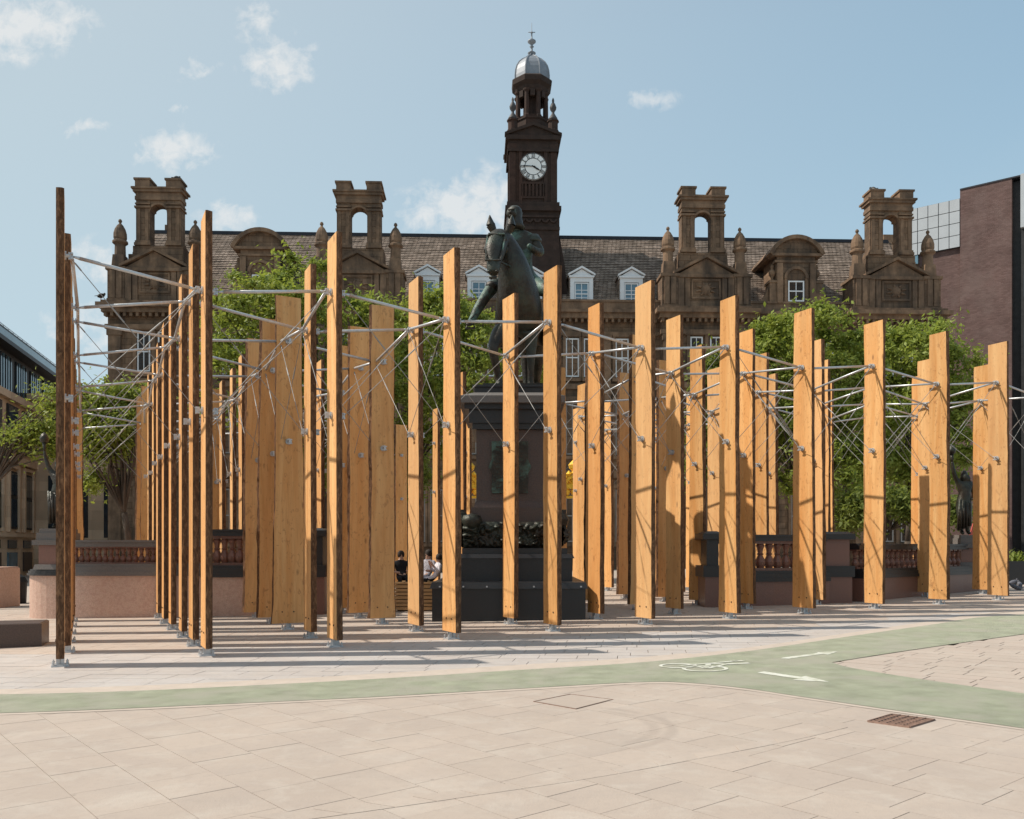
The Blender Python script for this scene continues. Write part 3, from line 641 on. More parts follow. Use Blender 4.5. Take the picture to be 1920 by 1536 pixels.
def surround(b, cx, z0, z1, wd, yf, head=True):
    b.box(cx - wd / 2 - .28, cx - wd / 2 - .002, yf - .10, yf + .05, z0 - .1, z1 + .05); b.box(cx + wd / 2 + .002, cx + wd / 2 + .28, yf - .10, yf + .05, z0 - .1, z1 + .05)
    b.box(cx - wd / 2 - .28, cx + wd / 2 + .28, yf - .12, yf + .05, z1 + .052, z1 + .4); b.box(cx - wd / 2 - .38, cx + wd / 2 + .38, yf - .2, yf + .05, z0 - .3, z0 - .102)
# windows of the main wall (between the end pavilions); wall box front is y=0, windows stand in stone frames just proud of it
WX = []
centre_px = [802, 898, 995, 1090, 1183]
for c in centre_px:
    for d in (-0.62, 0.62): WX.append(LS(c) + d)
for c in (430, 490, 550, 1440, 1495, 1550): WX.append(LS(c))
fl = [(13.35, 16.0, 'second'), (8.0, 11.6, 'first'), (2.0, 5.6, 'ground')]
tr = MB(); hood = MB()
for k, cx in enumerate(WX):
    for z0, z1, nmz in fl:
        window(cx, z0, z1, .92, -.04, fr='white_paint' if nmz == 'second' else 'frame_dull', glass='glass_blue' if (k % 3 == 0) else 'glass')
        for xx in (-1, 1): tr.box(cx + xx * .56 - .10, cx + xx * .56 + .10, -.14, .0, z0 - .1, z1 + .1)
        tr.box(cx - .66, cx + .66, -.18, .0, z1 + .1, z1 + .38); tr.box(cx - .7, cx + .7, -.22, 0, z0 - .32, z0 - .1)
tr.build('window_surround', M['stone_trim'], post, kind='stuff')
b = MB()                                           # pilasters between the bays
for px_c in (755, 850, 946, 1042, 1137, 1232, 400, 460, 520, 580, 610, 1412, 1468, 1522, 1578):
    s_ = LS(px_c)
    if any(abs(s_ - c) < PW + .2 for c in PAVC): continue
    for (z0, z1) in ((12.86, 16.18), (6.92, 12.48)):
        b = MB(); b.box(s_ - .28, s_ + .28, -.17, .0, z0, z1 - .351); b.box(s_ - .36, s_ + .36, -.22, 0, z1 - .35, z1 - .001); b.build('pilaster', M['stone_trim'], post)

# roof: steep stone slates with a dark ridge
e0 = .9; ZR = 25.05; YR = 6.0; ZE = 18.4
xl, xr = LS(262, 3), LS(1700, 3)
b = MB(); n = 60
def sag(x_): return 0.03 * sin(x_ * .9) + .02 * sin(x_ * 2.3)
for k in range(n + 1):
    x_ = xl + (xr - xl) * k / n
    for t in range(9):
        q = t / 8; b.v.append((x_, e0 + (YR - e0) * q, ZE + (ZR - ZE) * q + sag(x_ + t) * .6))
    b.v.append((x_, 2 * YR + 3, ZE))
for k in range(n):
    for t in range(9): b.f.append((k * 10 + t, (k + 1) * 10 + t, (k + 1) * 10 + t + 1, k * 10 + t + 1)); b.mi.append(0)
roof = b.build('roof', M['roof_stone'], post)
b = MB(); b.box(xl, xr, YR - .12, YR + .15, ZR - .02, ZR + .14); b.box(xl, xr, YR - .2, YR - .121, ZR - .13, ZR + .02); b.build('ridge_cap', M['lead_dark'], roof)
b = MB()                                           # slate courses standing proud (thin real edges)
for k in range(1, 40):
    q = k / 40; y_ = e0 + (YR - e0) * q; z_ = ZE + (ZR - ZE) * q
    x_ = xl
    while x_ < xr:
        L = rnd.uniform(.5, 1.6); up = rnd.uniform(.005, .045)
        b.add([(x_, y_ - .03, z_ + .015), (min(xr, x_ + L), y_ - .03, z_ + .015), (min(xr, x_ + L), y_ + .11, z_ + .17 + .02), (x_, y_ + .11, z_ + .17 + .02), (x_, y_ - .03 - up, z_ + .015 + .02), (min(xr, x_ + L), y_ - .03 - up, z_ + .035)],
              [(4, 5, 2, 3), (0, 1, 5, 4)]); x_ += L
b.build('slate_course', M['roof_stone'], roof, kind='stuff')
b = MB(); b.prism([(-.0, 0), (1, 0), (.0, 0.01)], 0, .01)
# end gables
for nm_, xe in (('gable_wall', xl), ('gable_wall', xr)):
    b = MB(); b.add([(xe, e0, 17), (xe, 2 * YR + 3, 17), (xe, 2 * YR + 3, ZE), (xe, YR, ZR), (xe, e0, ZE), (xe + .3, e0, 17), (xe + .3, 2 * YR + 3, 17), (xe + .3, 2 * YR + 3, ZE), (xe + .3, YR, ZR), (xe + .3, e0, ZE)],
                    [(0, 1, 2, 3, 4), (9, 8, 7, 6, 5), (4, 3, 8, 9), (3, 2, 7, 8), (0, 4, 9, 5), (1, 6, 7, 2)]); b.build(nm_, M['stone'], post)

# finial shape
def finial(b, cx, cy, z0):
    b.box(cx - .50, cx + .50, cy - .5, cy + .5, z0, z0 + .12); b.box(cx - .42, cx + .42, cy - .42, cy + .42, z0 + .121, z0 + .95, .06)
    b.lathe([(.36, .95), (.34, 1.65), (.40, 1.72), (.50, 1.8), (.50, 1.92), (.38, 2.0), (.43, 2.15), (.42, 2.45), (.34, 2.75), (.20, 3.0), (.10, 3.1), (.07, 3.18), (.13, 3.27), (.10, 3.38), (0.0, 3.46)], (cx, cy, z0), 14)
def urn(b, cx, cy, z0, s=1.0):
    b.lathe([(r * s, z * s) for r, z in ((.22, 0), (.22, .15), (.10, .2), (.12, .35), (.28, .6), (.30, .8), (.18, .95), (.10, 1.05), (.16, 1.2), (.12, 1.4), (0, 1.5))], (cx, cy, z0), 10)

for pi_, c in enumerate(PAVC):
    pav_ = None
    b = MB(); b.box(c - PW, c + PW, -.75, .0, ZG, 17.2); b.build('pavilion_wall', M['stone'], post)
    b = MB()
    b.box(c - PW - .25, c + PW + .25, -1.25, 0, 17.2, 17.5); b.box(c - PW - .5, c + PW + .5, -1.55, .1, 17.503, 17.78); b.box(c - PW - .3, c + PW + .3, -1.2, .1, 17.783, 18.0)
    b.box(c - PW - .12, c + PW + .12, -1.0, 0, 16.15, 16.45); b.box(c - PW - .12, c + PW + .12, -1.05, 0, 12.5, 12.85); b.box(c - PW - .1, c + PW + .1, -1.05, 0, 6.4, 6.9)
    for sd in (-1, 1):
        for (z0, z1) in ((12.86, 16.13), (6.92, 12.48), (ZG, 6.38)):
            b.box(c + sd * 2.55 - .4, c + sd * 2.55 + .4, -.95, -.751, z0, z1); b.box(c + sd * 2.55 - .5, c + sd * 2.55 + .5, -1.0, -.751, z1 - .4, z1 - .001)
    b.build('pavilion_cornice', M['stone_trim'], post)
    b = MB(); xx = c - PW - .1
    while xx < c + PW: b.box(xx, xx + .18, -1.18, -.76, 16.95, 17.197); xx += .42
    b.build('dentil', M['stone_trim'], post, kind='stuff')
    for sd in (-.68, .68):
        for z0, z1, _ in fl: window(c + sd, z0, z1, .85, -.80, glass='glass', fr='white_paint' if z0 > 12 else 'frame_dull')
    b = MB()
    for z0, z1, _ in fl:
        for xx in (-1.25, 0, 1.25): b.box(c + xx - .11, c + xx + .11, -.92, -.751, z0 - .1, z1 + .1)
        b.box(c - 1.5, c + 1.5, -.98, -.751, z1 + .1, z1 + .42); b.box(c - 1.45, c + 1.45, -1.0, -.751, z0 - .35, z0 - .1)
    b.build('window_surround', M['stone_trim'], post, kind='stuff')
    # attic storey with carved panel, side blocks, pediment
    at_ = MB()
    at_.box(c - 2.0, c + 2.0, -.65, 1.2, 18.0, 20.25)
    for sd in (-1, 1):
        at_.box(c + sd * 2.5 - .56, c + sd * 2.5 + .56, -.8, 1.0, 18.0, 20.1)
    a_o = at_.build('attic', M['stone'], post)
    b = MB()
    for sd in (-1, 1):
        b.box(c + sd * 2.5 - .66, c + sd * 2.5 + .66, -.92, 1.1, 20.1, 20.3); b.box(c + sd * 2.5 - .6, c + sd * 2.5 + .6, -.86, 1.05, 18.0, 18.2)
        b.box(c + sd * 2.72 - .17, c + sd * 2.72 + .17, -.88, -.80, 18.22, 20.08); b.box(c + sd * 2.28 - .17, c + sd * 2.28 + .17, -.88, -.80, 18.22, 20.08)
        b.box(c + sd * 1.72 - .2, c + sd * 1.72 + .2, -.78, -.65, 18.1, 20.05); b.box(c + sd * 1.28 - .16, c + sd * 1.28 + .16, -.74, -.65, 18.1, 20.05)
        b.box(c + sd * .95 - .05, c + sd * .95 + .05, -.72, -.65, 18.75, 19.85)
    b.box(c - 2.1, c + 2.1, -.85, .2, 20.05, 20.27); b.box(c - 2.15, c + 2.15, -.75, .3, 18.003, 18.12)
    b.box(c - 1.0, c + 1.0, -.72, -.65, 19.85, 19.97); b.box(c - 1.0, c + 1.0, -.72, -.65, 18.62, 18.74)
    # raking cornice
    for sd in (-1, 1):
        x0, x1 = c + sd * 2.25, c
        q = [(x0, 20.28), (x0, 20.46), (x1, 21.60), (x1, 21.40)]
        if sd < 0: q = q[::-1]
        b.prism(q, -.95, .9)
    b.build('attic_moulding', M['stone_trim'], post)
    b = MB(); b.prism([(c - 1.95, 20.28), (c + 1.95, 20.28), (c, 21.38)], -.72, .9); b.build('pediment', M['stone_trim'], post)
    b = MB()                                       # carved shield with scrolls in the panel
    b.lathe([(.0, .12), (.18, .10), (.30, .04), (.36, 0)], (0, 0, 0), 14)
    b.v = [(c + x_ * 1.0, -.66 - z_, 19.3 + y_ * 1.15) for x_, y_, z_ in b.v]
    for a_ in range(8):
        an = a_ * pi / 4 + .3; b.tube((c + .38 * cos(an), -.70, 19.28 + .30 * sin(an)), (c + .72 * cos(an), -.68, 19.28 + .46 * sin(an)), .09, 6, .04)
    b.build('carved_shield', M['stone_trim'], post)
    for sd in (-1, 1):
        b = MB(); finial(b, c + sd * 2.5, -.1, 20.3); b.build('finial', M['stone_trim'], post, smooth=False)
    # chimney: two stacks joined by an arch
    cc = c - .02
    b = MB()
    b.box(cc - 1.75, cc + 1.75, -.1, 1.5, 20.3, 21.55, .06); b.box(cc - 1.68, cc + 1.68, .0, 1.45, 21.552, 22.0)
    for sd in (-1, 1): b.box(cc + sd * 1.03 - .46, cc + sd * 1.03 + .46, .05, .95, 22.0, 25.1)
    arch = [(cc - .571, 25.1)] + [(cc - .571, 24.25)] + arc(cc, 24.25, .57, pi, 0, 12) + [(cc + .571, 24.25), (cc + .571, 25.1)]
    b.prism(arch, .1, .9)
    ch = b.build('chimney', M['stone'], post)
    b = MB()
    b.box(cc - 1.54, cc + 1.54, -.05, 1.05, 25.102, 25.35); b.box(cc - 1.50, cc + 1.50, .0, 1.0, 25.352, 25.62)
    b.box(cc - 1.64, cc + 1.64, -.15, 1.15, 25.622, 25.80); b.box(cc - 1.74, cc + 1.74, -.24, 1.3, 25.803, 25.93)
    for sd in (-1, 1):
        xx = cc + sd * 1.03
        b.box(xx - .54, xx + .54, -.12, 1.12, 22.02, 22.2); b.box(xx - .50, xx + .50, -.06, 1.06, 22.202, 22.35)
        b.box(xx - .53, xx + .53, -.10, 1.08, 24.55, 24.68); b.box(xx - .50, xx + .50, -.05, 1.03, 24.8, 24.9)
        b.box(xx - .66, xx + .66, -.32, 1.78, 25.802, 25.99) if False else None
        b.box(xx - .48, xx + .48, -.1, 1.05, 25.932, 26.42); b.box(xx - .56, xx + .56, -.16, 1.11, 26.422, 26.55)
        for d in (-.27, .27): b.box(xx + d - .11, xx + d + .11, .0, .05, 22.36, 24.54)
    ringa = arc(cc, 24.25, .70, 0, pi, 14) + arc(cc, 24.25, .572, pi, 0, 14)
    for k in range(14):
        p0, p1, q0, q1 = ringa[k], ringa[k + 1], ringa[29 - k], ringa[28 - k]
        b.prism([p0, p1, q1, q0], .02, .1)
    b.build('chimney_moulding', M['stone_trim'], ch)
# rear chimneys seen through the arches of both end pavilions, and the stepped end walls
for sx, px_r in ((1, 322), (-1, 1667)):
    s_ = LS(px_r, 9); b = MB()
    b.box(s_ - .45, s_ + .45, 9, 10.2, 17, 26.0); b.box(s_ - .7, s_ + .7, 8.8, 10.4, 25.0, 25.25); b.box(s_ - .62, s_ + .62, 8.85, 10.35, 24.3, 24.5); b.box(s_ - .75, s_ + .75, 8.75, 10.45, 26.0, 26.2)
    b.box(s_ - .5, s_ + .5, 8.9, 10.3, 26.202, 26.7)
    b.build('rear_chimney', M['stone_trim'], post)
for c, sd in ((PAVC[0], -1), (PAVC[3], 1)):
    b = MB()
    b.box(c + sd * 2.4 - .35, c + sd * 2.4 + .35, .5, 9, 18.0, 20.6); b.box(c + sd * 1.85 - .35, c + sd * 1.85 + .35, .5, 9, 18.0, 21.6)
    b.box(c + sd * 2.5 - .5, c + sd * 2.5 + .5, 1.0, 9.2, 20.6, 20.8)
    b.build('stepped_gable', M['stone_trim'], post)
# arched stone dormers
for px_c in (490, 1490):
    c = LS(px_c); b = MB()
    b.box(c - 1.33, c + 1.33, -.25, 2.6, 18.45, 21.9)
    arcp = arc(c, 20.75, 2.1, pi * .10, pi * .90, 16)
    b.prism([(c - 1.55, 21.9), (c + 1.55, 21.9)] + [(x_, max(21.92, z_)) for x_, z_ in arc(c, 21.2, 1.75, pi * .14, pi * .86, 14)], -.25, 3.6)
    d_ = b.build('stone_dormer', M['stone'], post)
    b = MB(); A1 = arc(c, 21.05, 2.12, pi * .13, pi * .87, 16); A2 = arc(c, 21.05, 1.86, pi * .13, pi * .87, 16)
    for k in range(16): b.prism([A2[k], A1[k], A1[k + 1], A2[k + 1]], -.55, 3.7)
    b.box(c - 1.75, c + 1.75, -.5, .4, 21.72, 21.9); b.box(c - 1.5, c + 1.5, -.35, .2, 21.3, 21.45)
    for sd in (-1, 1):
        b.box(c + sd * 1.15 - .2, c + sd * 1.15 + .2, -.4, -.25, 18.5, 21.25); b.box(c + sd * .72 - .1, c + sd * .72 + .1, -.34, -.25, 18.5, 20.2)
        b.box(c + sd * 1.55 - .3, c + sd * 1.55 + .3, -.3, .6, 18.45, 19.9) ; b.box(c + sd * 1.55 - .36, c + sd * 1.55 + .36, -.36, .66, 19.9, 20.05)
        A3 = [(c + sd * 1.84, 18.46), (c + sd * 2.9, 18.46), (c + sd * 2.45, 18.7), (c + sd * 2.1, 19.1), (c + sd * 1.9, 19.6)]
        if sd < 0: A3 = A3[::-1]
        b.prism(A3, -.1, .3)
        urn(b, c + sd * 1.55, .1, 20.05, .85)
    N1 = arc(c, 20.2, .85, 0, pi, 12); N2 = arc(c, 20.2, .66, 0, pi, 12)
    for k in range(12): b.prism([N2[k], N1[k], N1[k + 1], N2[k + 1]], -.38, -.25)
    b.build('dormer_moulding', M['stone_trim'], d_)
    window(c, 18.62, 20.05, 1.12, -.30, parent=d_, rows_=2)
# white timber dormers on the roof
for px_c in centre_px:
    c = LS(px_c, 1.4); b = MB()
    b.box(c - .80, c - .52, 1.15, 3.0, 18.5, 20.55); b.box(c + .52, c + .80, 1.15, 3.0, 18.5, 20.55); b.box(c - .52, c + .52, 1.15, 3.0, 20.25, 20.55); b.box(c - .52, c + .52, 1.15, 2.8, 18.5, 18.6)
    b.box(c - .52, c + .52, 1.5, 2.9, 18.6, 20.25)
    b.box(c - .88, c + .88, 1.05, 1.6, 20.552, 20.68)
    for sd in (-1, 1):
        q = [(c + sd * .95, 20.682), (c + sd * .95, 20.80), (c, 21.34), (c, 21.2)]
        b.prism(q if sd > 0 else q[::-1], 1.0, 1.35)
    b.prism([(c - .78, 20.682), (c + .78, 20.682), (c, 21.15)], 1.16, 1.3)
    d_ = b.build('dormer', M['white_paint'], post)
    b = MB()
    for sd in (-1, 1):
        q = [(c + sd * .97, 20.66), (c + sd * .97, 20.82), (c, 21.40), (c, 21.25)]
        b.prism(q if sd > 0 else q[::-1], 1.352, 4.2)
        b.box(min(c + sd * .802, c + sd * .86), max(c + sd * .802, c + sd * .86), 1.4, 4.0, 18.5, 20.65)
    b.build('dormer_roof', M['roof_stone'], d_)
    window(c, 18.62, 20.22, 1.0, 1.2, parent=d_, glass='glass_blue', rows_=3)

# ------------------------------------------------------------------ clock tower
TX = LS(997, 3.2)
tow = empty('clock_tower', (D0 * 0 + cos(TB) * TX - sin(TB) * 3.2, D0 + sin(TB) * TX + cos(TB) * 3.2, 0), TB, label='tall soot-blackened clock tower with columned belfry and lead dome', cat='clock tower')
tv = D0 + sin(TB) * TX + cos(TB) * 3.2
def TZ(y): return EYE + (YH - y) / F * (tv - 1.7)
sp = tv / F
def hw(px): return px * sp / 2
z = TZ
b = MB()
b.box(-hw(104), hw(104), -1.9, 1.9, 15, z(500)); b.box(-hw(98), hw(98), -1.8, 1.8, z(500), z(440), .06); b.box(-hw(96), hw(96), -1.75, 1.75, z(440), z(395))
for sd in (-1, 1):
    q = [(sd * hw(98), 15), (sd * hw(150), 15), (sd * hw(118), z(500)), (sd * hw(98), z(440))]
    b.prism(q if sd > 0 else q[::-1], -1.5, 1.5)
b.build('tower_base', M['stone_sooty_trim'], tow)
b = MB(); b.box(-hw(84), hw(84), -hw(84), hw(84), z(395), z(262)); b.build('shaft', M['stone_sooty'], tow)
b = MB()
b.box(-hw(102), hw(102), -hw(102), hw(102), z(397), z(388)); b.box(-hw(96), hw(96), -hw(96), hw(96), z(388), z(380)); 
for k in range(6): 
    x_ = -hw(70) + k * hw(28); b.lathe([(0, .08), (.15, .07), (.24, 0)], (0, 0, 0), 10); 
b.v = [(p if True else p) for p in b.v]
b.build('string_course', M['stone_sooty_trim'], tow)
b = MB()
for k in range(6):
    x_ = -hw(72) + k * hw(29); N1 = arc(x_, z(412), .26, pi, 2 * pi, 8); N2 = arc(x_, z(412), .14, pi, 2 * pi, 8)
    for q in range(8): b.prism([N1[q], N1[q + 1], N2[q + 1], N2[q]], -1.9, -1.751)
b.box(-hw(97), hw(97), -1.86, -1.751, z(432), z(426)); b.box(-hw(97), hw(97), -1.86, -1.751, z(409), z(405))
b.build('carved_swag', M['stone_sooty_trim'], tow)
b = MB()
for sx in (-1, 1):
    for sy in (-1, 1):
        b = MB(); b.cbox((sx * hw(76), sy * hw(76), (z(380) + z(285)) / 2), hw(24), hw(24), z(285) - z(380))
        b.cbox((sx * hw(76), sy * hw(76), (z(285) + z(270)) / 2), hw(32), hw(32), z(270) - z(285)); b.build('corner_pilaster', M['stone_sooty'], tow)
b = MB()
for sd in (-1, 1): b.box(sd * hw(46) - .12, sd * hw(46) + .12, -hw(90), -hw(84), z(380), z(285))
b.box(-hw(50), hw(50), -hw(89), -hw(84), z(345), z(341)); b.box(-hw(50), hw(50), -hw(89), -hw(84), z(372), z(368))
for k in range(7): x_ = -hw(40) + k * hw(80) / 6; b.box(x_ - .07, x_ + .07, -hw(90), -hw(84), z(368), z(345))
b.build('tower_panel', M['stone_sooty'], tow, kind='stuff')
b = MB()
b.box(-hw(94), hw(94), -hw(94), hw(94), z(285), z(280)); b.box(-hw(90), hw(90), -hw(90), hw(90), z(280), z(264)); b.box(-hw(101), hw(101), -hw(101), hw(101), z(264), z(256))
for a_ in range(2):
    for sd in (-1, 1):
        q = [(sd * hw(104), z(257)), (sd * hw(104), z(252)), (0, z(232)), (0, z(238))]
        b.prism(q if sd > 0 else q[::-1], -hw(104), -hw(80)) if a_ == 0 else b.prism(q if sd > 0 else q[::-1], hw(80), hw(104))
b.prism([(-hw(94), z(256)), (hw(94), z(256)), (0, z(236))], -hw(94), hw(94))
b2 = MB(); b2.prism([(-hw(94), z(256)), (hw(94), z(256)), (0, z(236))], -hw(93), hw(93)); b2.v = [(y, x_, zz - .02) for x_, y, zz in b2.v]; b2.f = [tuple(reversed(q)) for q in b2.f]
b.add(b2.v, b2.f)
b.build('pediment', M['stone_sooty_trim'], tow)
# clock face
cz = z(313); R = hw(49) 
b = MB(); b.tube((0, -hw(84) - .02, cz), (0, -hw(84) - .10, cz), R * 1.10, 40); b.build('clock_surround', M['stone_sooty_trim'], tow)
b = MB(); b.tube((0, -hw(84) - .10, cz), (0, -hw(84) - .14, cz), R, 40); cf = b.build('clock_face', M['clock_white'], tow)
yc = -hw(84) - .15
b = MB()
def ringc(r0, r1, y0, n=40):
    for k in range(n):
        a0, a1 = 2 * pi * k / n, 2 * pi * (k + 1) / n
        b.prism([(r1 * cos(a0), cz + r1 * sin(a0)), (r1 * cos(a1), cz + r1 * sin(a1)), (r0 * cos(a1), cz + r0 * sin(a1)), (r0 * cos(a0), cz + r0 * sin(a0))][::-1], y0, y0 + .02)
ringc(R * .60, R * .645, yc); b.build('inner_ring', M['black_paint'], cf); b = MB(); ringc(R * .955, R * .99, yc); b.build('minute_ring', M['black_paint'], cf)
ROM = ['XII', 'I', 'II', 'III', 'IIII', 'V', 'VI', 'VII', 'VIII', 'IX', 'X', 'XI']
for h_, txt in enumerate(ROM):
    an = pi / 2 - h_ * pi / 6; b = MB(); wds = {'I': .07, 'V': .13, 'X': .13}; tot = sum(wds[q] for q in txt); xo = -tot / 2
    segs = []
    for q in txt:
        w0 = wds[q]; H_ = .15
        if q == 'I': segs.append(((xo + w0 / 2, -H_), (xo + w0 / 2, H_)))
        if q == 'V': segs += [((xo + .02, H_), (xo + w0 / 2, -H_)), ((xo + w0 - .02, H_), (xo + w0 / 2, -H_))]
        if q == 'X': segs += [((xo + .02, H_), (xo + w0 - .02, -H_)), ((xo + .02, -H_), (xo + w0 - .02, H_))]
        xo += w0
    rot = an - pi / 2
    for (x0, y0), (x1, y1) in segs:
        pts = []
        for x_, y_ in ((x0, y0), (x1, y1)):
            xx, yy_ = x_ * cos(rot) - y_ * sin(rot), x_ * sin(rot) + y_ * cos(rot)
            pts.append((xx + R * .80 * cos(an), yc + .0, cz + yy_ + R * .80 * sin(an)))
        b.tube(pts[0], pts[1], .018, 4)
    b.build('numeral', M['black_paint'], cf)
def hand(name, ang, L, wd, yo):
    b = MB(); d = (cos(ang), sin(ang)); n_ = (-d[1], d[0]); 
    q = [(-d[0] * L * .18 - n_[0] * wd * .6, -d[1] * L * .18 - n_[1] * wd * .6), (d[0] * L * .55 - n_[0] * wd, d[1] * L * .55 - n_[1] * wd), (d[0] * L, d[1] * L), (d[0] * L * .55 + n_[0] * wd, d[1] * L * .55 + n_[1] * wd), (-d[0] * L * .18 + n_[0] * wd * .6, -d[1] * L * .18 + n_[1] * wd * .6)]
    b.prism([(x_, cz + z_) for x_, z_ in q], yo, yo + .02); b.build(name, M['black_paint'], cf)
hand('minute_hand', radians(180 - 2), R * .92, .035, yc - .06); hand('hour_hand', radians(-30), R * .66, .06, yc - .03)
# corner urns, lantern stage, columns, belfry roof, dome, finial
for sx in (-1, 1):
    for sy in (-1, 1):
        b = MB(); c_ = (sx * hw(74), sy * hw(74), z(252))
        b.lathe([(.42, 0), (.42, .35), (.34, .4), (.34, .95), (.42, 1.0), (.42, 1.08), (.34, 1.12)], c_, 10); b.build('corner_pier', M['stone_sooty'], tow)
        b = MB(); b.lathe([(.34, 1.12), (.32, 1.25), (.18, 1.48), (.10, 1.62), (.10, 1.72), (.21, 1.88), (.24, 2.05), (.15, 2.28), (.07, 2.4), (.09, 2.52), (.06, 2.65), (0, 2.75)], c_, 12); b.build('corner_urn', M['lead_worn'], tow, smooth=True)
b = MB(); b.lathe([(hw(66), z(256)), (hw(66), z(216)), (hw(70), z(214)), (hw(70), z(211)), (hw(62), z(210.5))], (0, 0, 0), 8, pi / 8); b.build('belfry_drum', M['stone_sooty'], tow)
for k in range(8):
    an = pi / 8 + k * pi / 4; b = MB(); c_ = (hw(56) * cos(an), hw(56) * sin(an), 0)
    b.lathe([(.24, z(211)), (.24, z(207)), (.17, z(205)), (.15, z(163)), (.24, z(160)), (.26, z(157))], c_, 10); b.build('column', M['stone_sooty'], tow)
    b = MB(); an2 = k * pi / 4; b.cbox((hw(46) * cos(an2), hw(46) * sin(an2), (z(211) + z(203)) / 2), .1, .9, z(203) - z(211), an2); b.build('balustrade', M['stone_sooty'], tow)
b = MB(); b.lathe([(hw(26), z(211)), (hw(22), z(158))], (0, 0, 0), 8); b.build('bell_core', M['stone_sooty'], tow)
b = MB()
for k in range(8):
    an = k * pi / 4; b.cbox((hw(54) * cos(an), hw(54) * sin(an), (z(170) + z(158)) / 2), .22, .34, z(158) - z(170), an)
b.lathe([(hw(60), z(158)), (hw(64), z(154)), (hw(66), z(150)), (hw(78), z(144)), (hw(80), z(135)), (hw(74), z(132)), (hw(66), z(130))], (0, 0, 0), 8, pi / 8)
b.build('belfry_cornice', M['stone_sooty_trim'], tow)
b = MB(); dome_p = [(hw(68), z(131)), (hw(68), z(124)), (hw(66), z(114)), (hw(61), z(105)), (hw(52), z(97)), (hw(38), z(90)), (hw(22), z(85)), (hw(12), z(80)), (hw(8), z(76))]
b.lathe(dome_p, (0, 0, 0), 8, pi / 8); dm = b.build('dome', M['lead'], tow)
for k in range(8):
    an = pi / 8 + k * pi / 4; b = MB()
    for (r0, z0), (r1, z1) in zip(dome_p, dome_p[1:]): b.tube((r0 * cos(an), r0 * sin(an), z0), (r1 * cos(an), r1 * sin(an), z1), .06, 6)
    b.build('dome_rib', M['lead'], dm)
b = MB(); b.lathe([(.10, z(80)), (.16, z(77)), (.30, z(74.5)), (.16, z(72)), (.08, z(70)), (.07, z(64)), (.16, z(62)), (.07, z(60)), (.12, z(57)), (.30, z(53)), (.30, z(51)), (.10, z(47)), (.05, z(45)), (.05, z(36)), (.10, z(35)), (.05, z(33)), (.02, z(31)), (.015, z(16)), (0, z(15.5))], (0, 0, 0), 12)
b.tube((-.25, 0, z(34)), (.25, 0, z(34)), .03, 5); b.build('finial', M['lead'], tow, smooth=True)

# ------------------------------------------------------------------ brick tower block on the right
vA = 78.0; vB = vA * .968
PA_ = Vector(((1800 - 960) / F * vA, vA)); PB_ = Vector(((1897 - 960) / F * vB, vB)); dW = (PB_ - PA_).normalized(); Lw = (PB_ - PA_).length
bb_ = empty('brick_building', (PA_.x, PA_.y, 0), atan2(dW.y, dW.x), label='tall purple-brown brick block with grey panel box at its top left', cat='building')
ztop = AZ(357, vA)
b = MB(); b.box(0, Lw, 0, 12, -2, ztop); b.build('brick_wall', M['brick'], bb_)
b = MB(); b.box(-3.5, 0, .25, 12, -2, AZ(455, vA)); b.build('brick_wall', M['brick'], bb_)
b = MB(); b.box(Lw, Lw + .7, .6, 12, -2, ztop - .1); b.build('recessed_strip', M['dark_cladding'], bb_)
b = MB(); b.box(Lw + .7, Lw + 9, -.3, 12, AZ(432, vB), ztop + .1); b.build('panel_box', M['panel_grey'], bb_)
b = MB(); b.box(Lw + .7, Lw + 9, .1, 12, -2, AZ(432, vB)); b.build('lower_wall', M['dark_cladding'], bb_)
for k in range(5):
    zz = AZ(1000 - k * 110, vB); b = MB(); b.box(Lw + .9, Lw + 9, .02, .1, zz, zz + 2.2); b.build('window', M['glass'], bb_)
b = MB(); b.box(0, Lw + .7, -.06, 12, ztop, ztop + .12); b.box(-3.55, 0, .2, 12, AZ(455, vA), AZ(454, vA)); b.build('parapet_cap', M['lead_dark'], bb_)
zt0, zt1 = AZ(463, vA), AZ(372, vA)
wP = -4.4; cols_, rws = 5, 4
bk_ = MB(); bk_.box(wP, -.001, .02, 8, zt0, zt1); pb = bk_.build('panel_box', M['lead_dark'], bb_)
for i in range(cols_):
    for j in range(rws):
        x0 = wP + (0 - wP) * i / cols_; x1 = wP + (0 - wP) * (i + 1) / cols_; z0 = zt0 + (zt1 - zt0) * j / rws; z1 = zt0 + (zt1 - zt0) * (j + 1) / rws
        b = MB(); b.box(x0 + .03, x1 - .03, -.05, .018, z0 + .03, z1 - .03); b.build('panel', M['panel_grey'], pb)
b = MB(); b.box(-3.9, -3.502, .0, 8, AZ(640, vA), zt0 - .002); b.build('glass_strip', M['glass_blue'], bb_)
for k in range(9):
    b = MB(); b.box(-3.92, -3.503, -.04, -.001, AZ(640 - k * 19, vA), AZ(640 - k * 19, vA) + .12); b.build('glazing_bar', M['white_paint'], bb_)

# ------------------------------------------------------------------ pale stone and glass building on the left
dL = Vector((-.247, 1)).normalized(); v0 = 60.0; P0 = Vector(((0 - 960) / F * v0, v0))
lb = empty('corner_building', (P0.x, P0.y, 0), atan2(dL.y, dL.x) , label='pale stone office building with dark glazed top storey at the far left', cat='building')
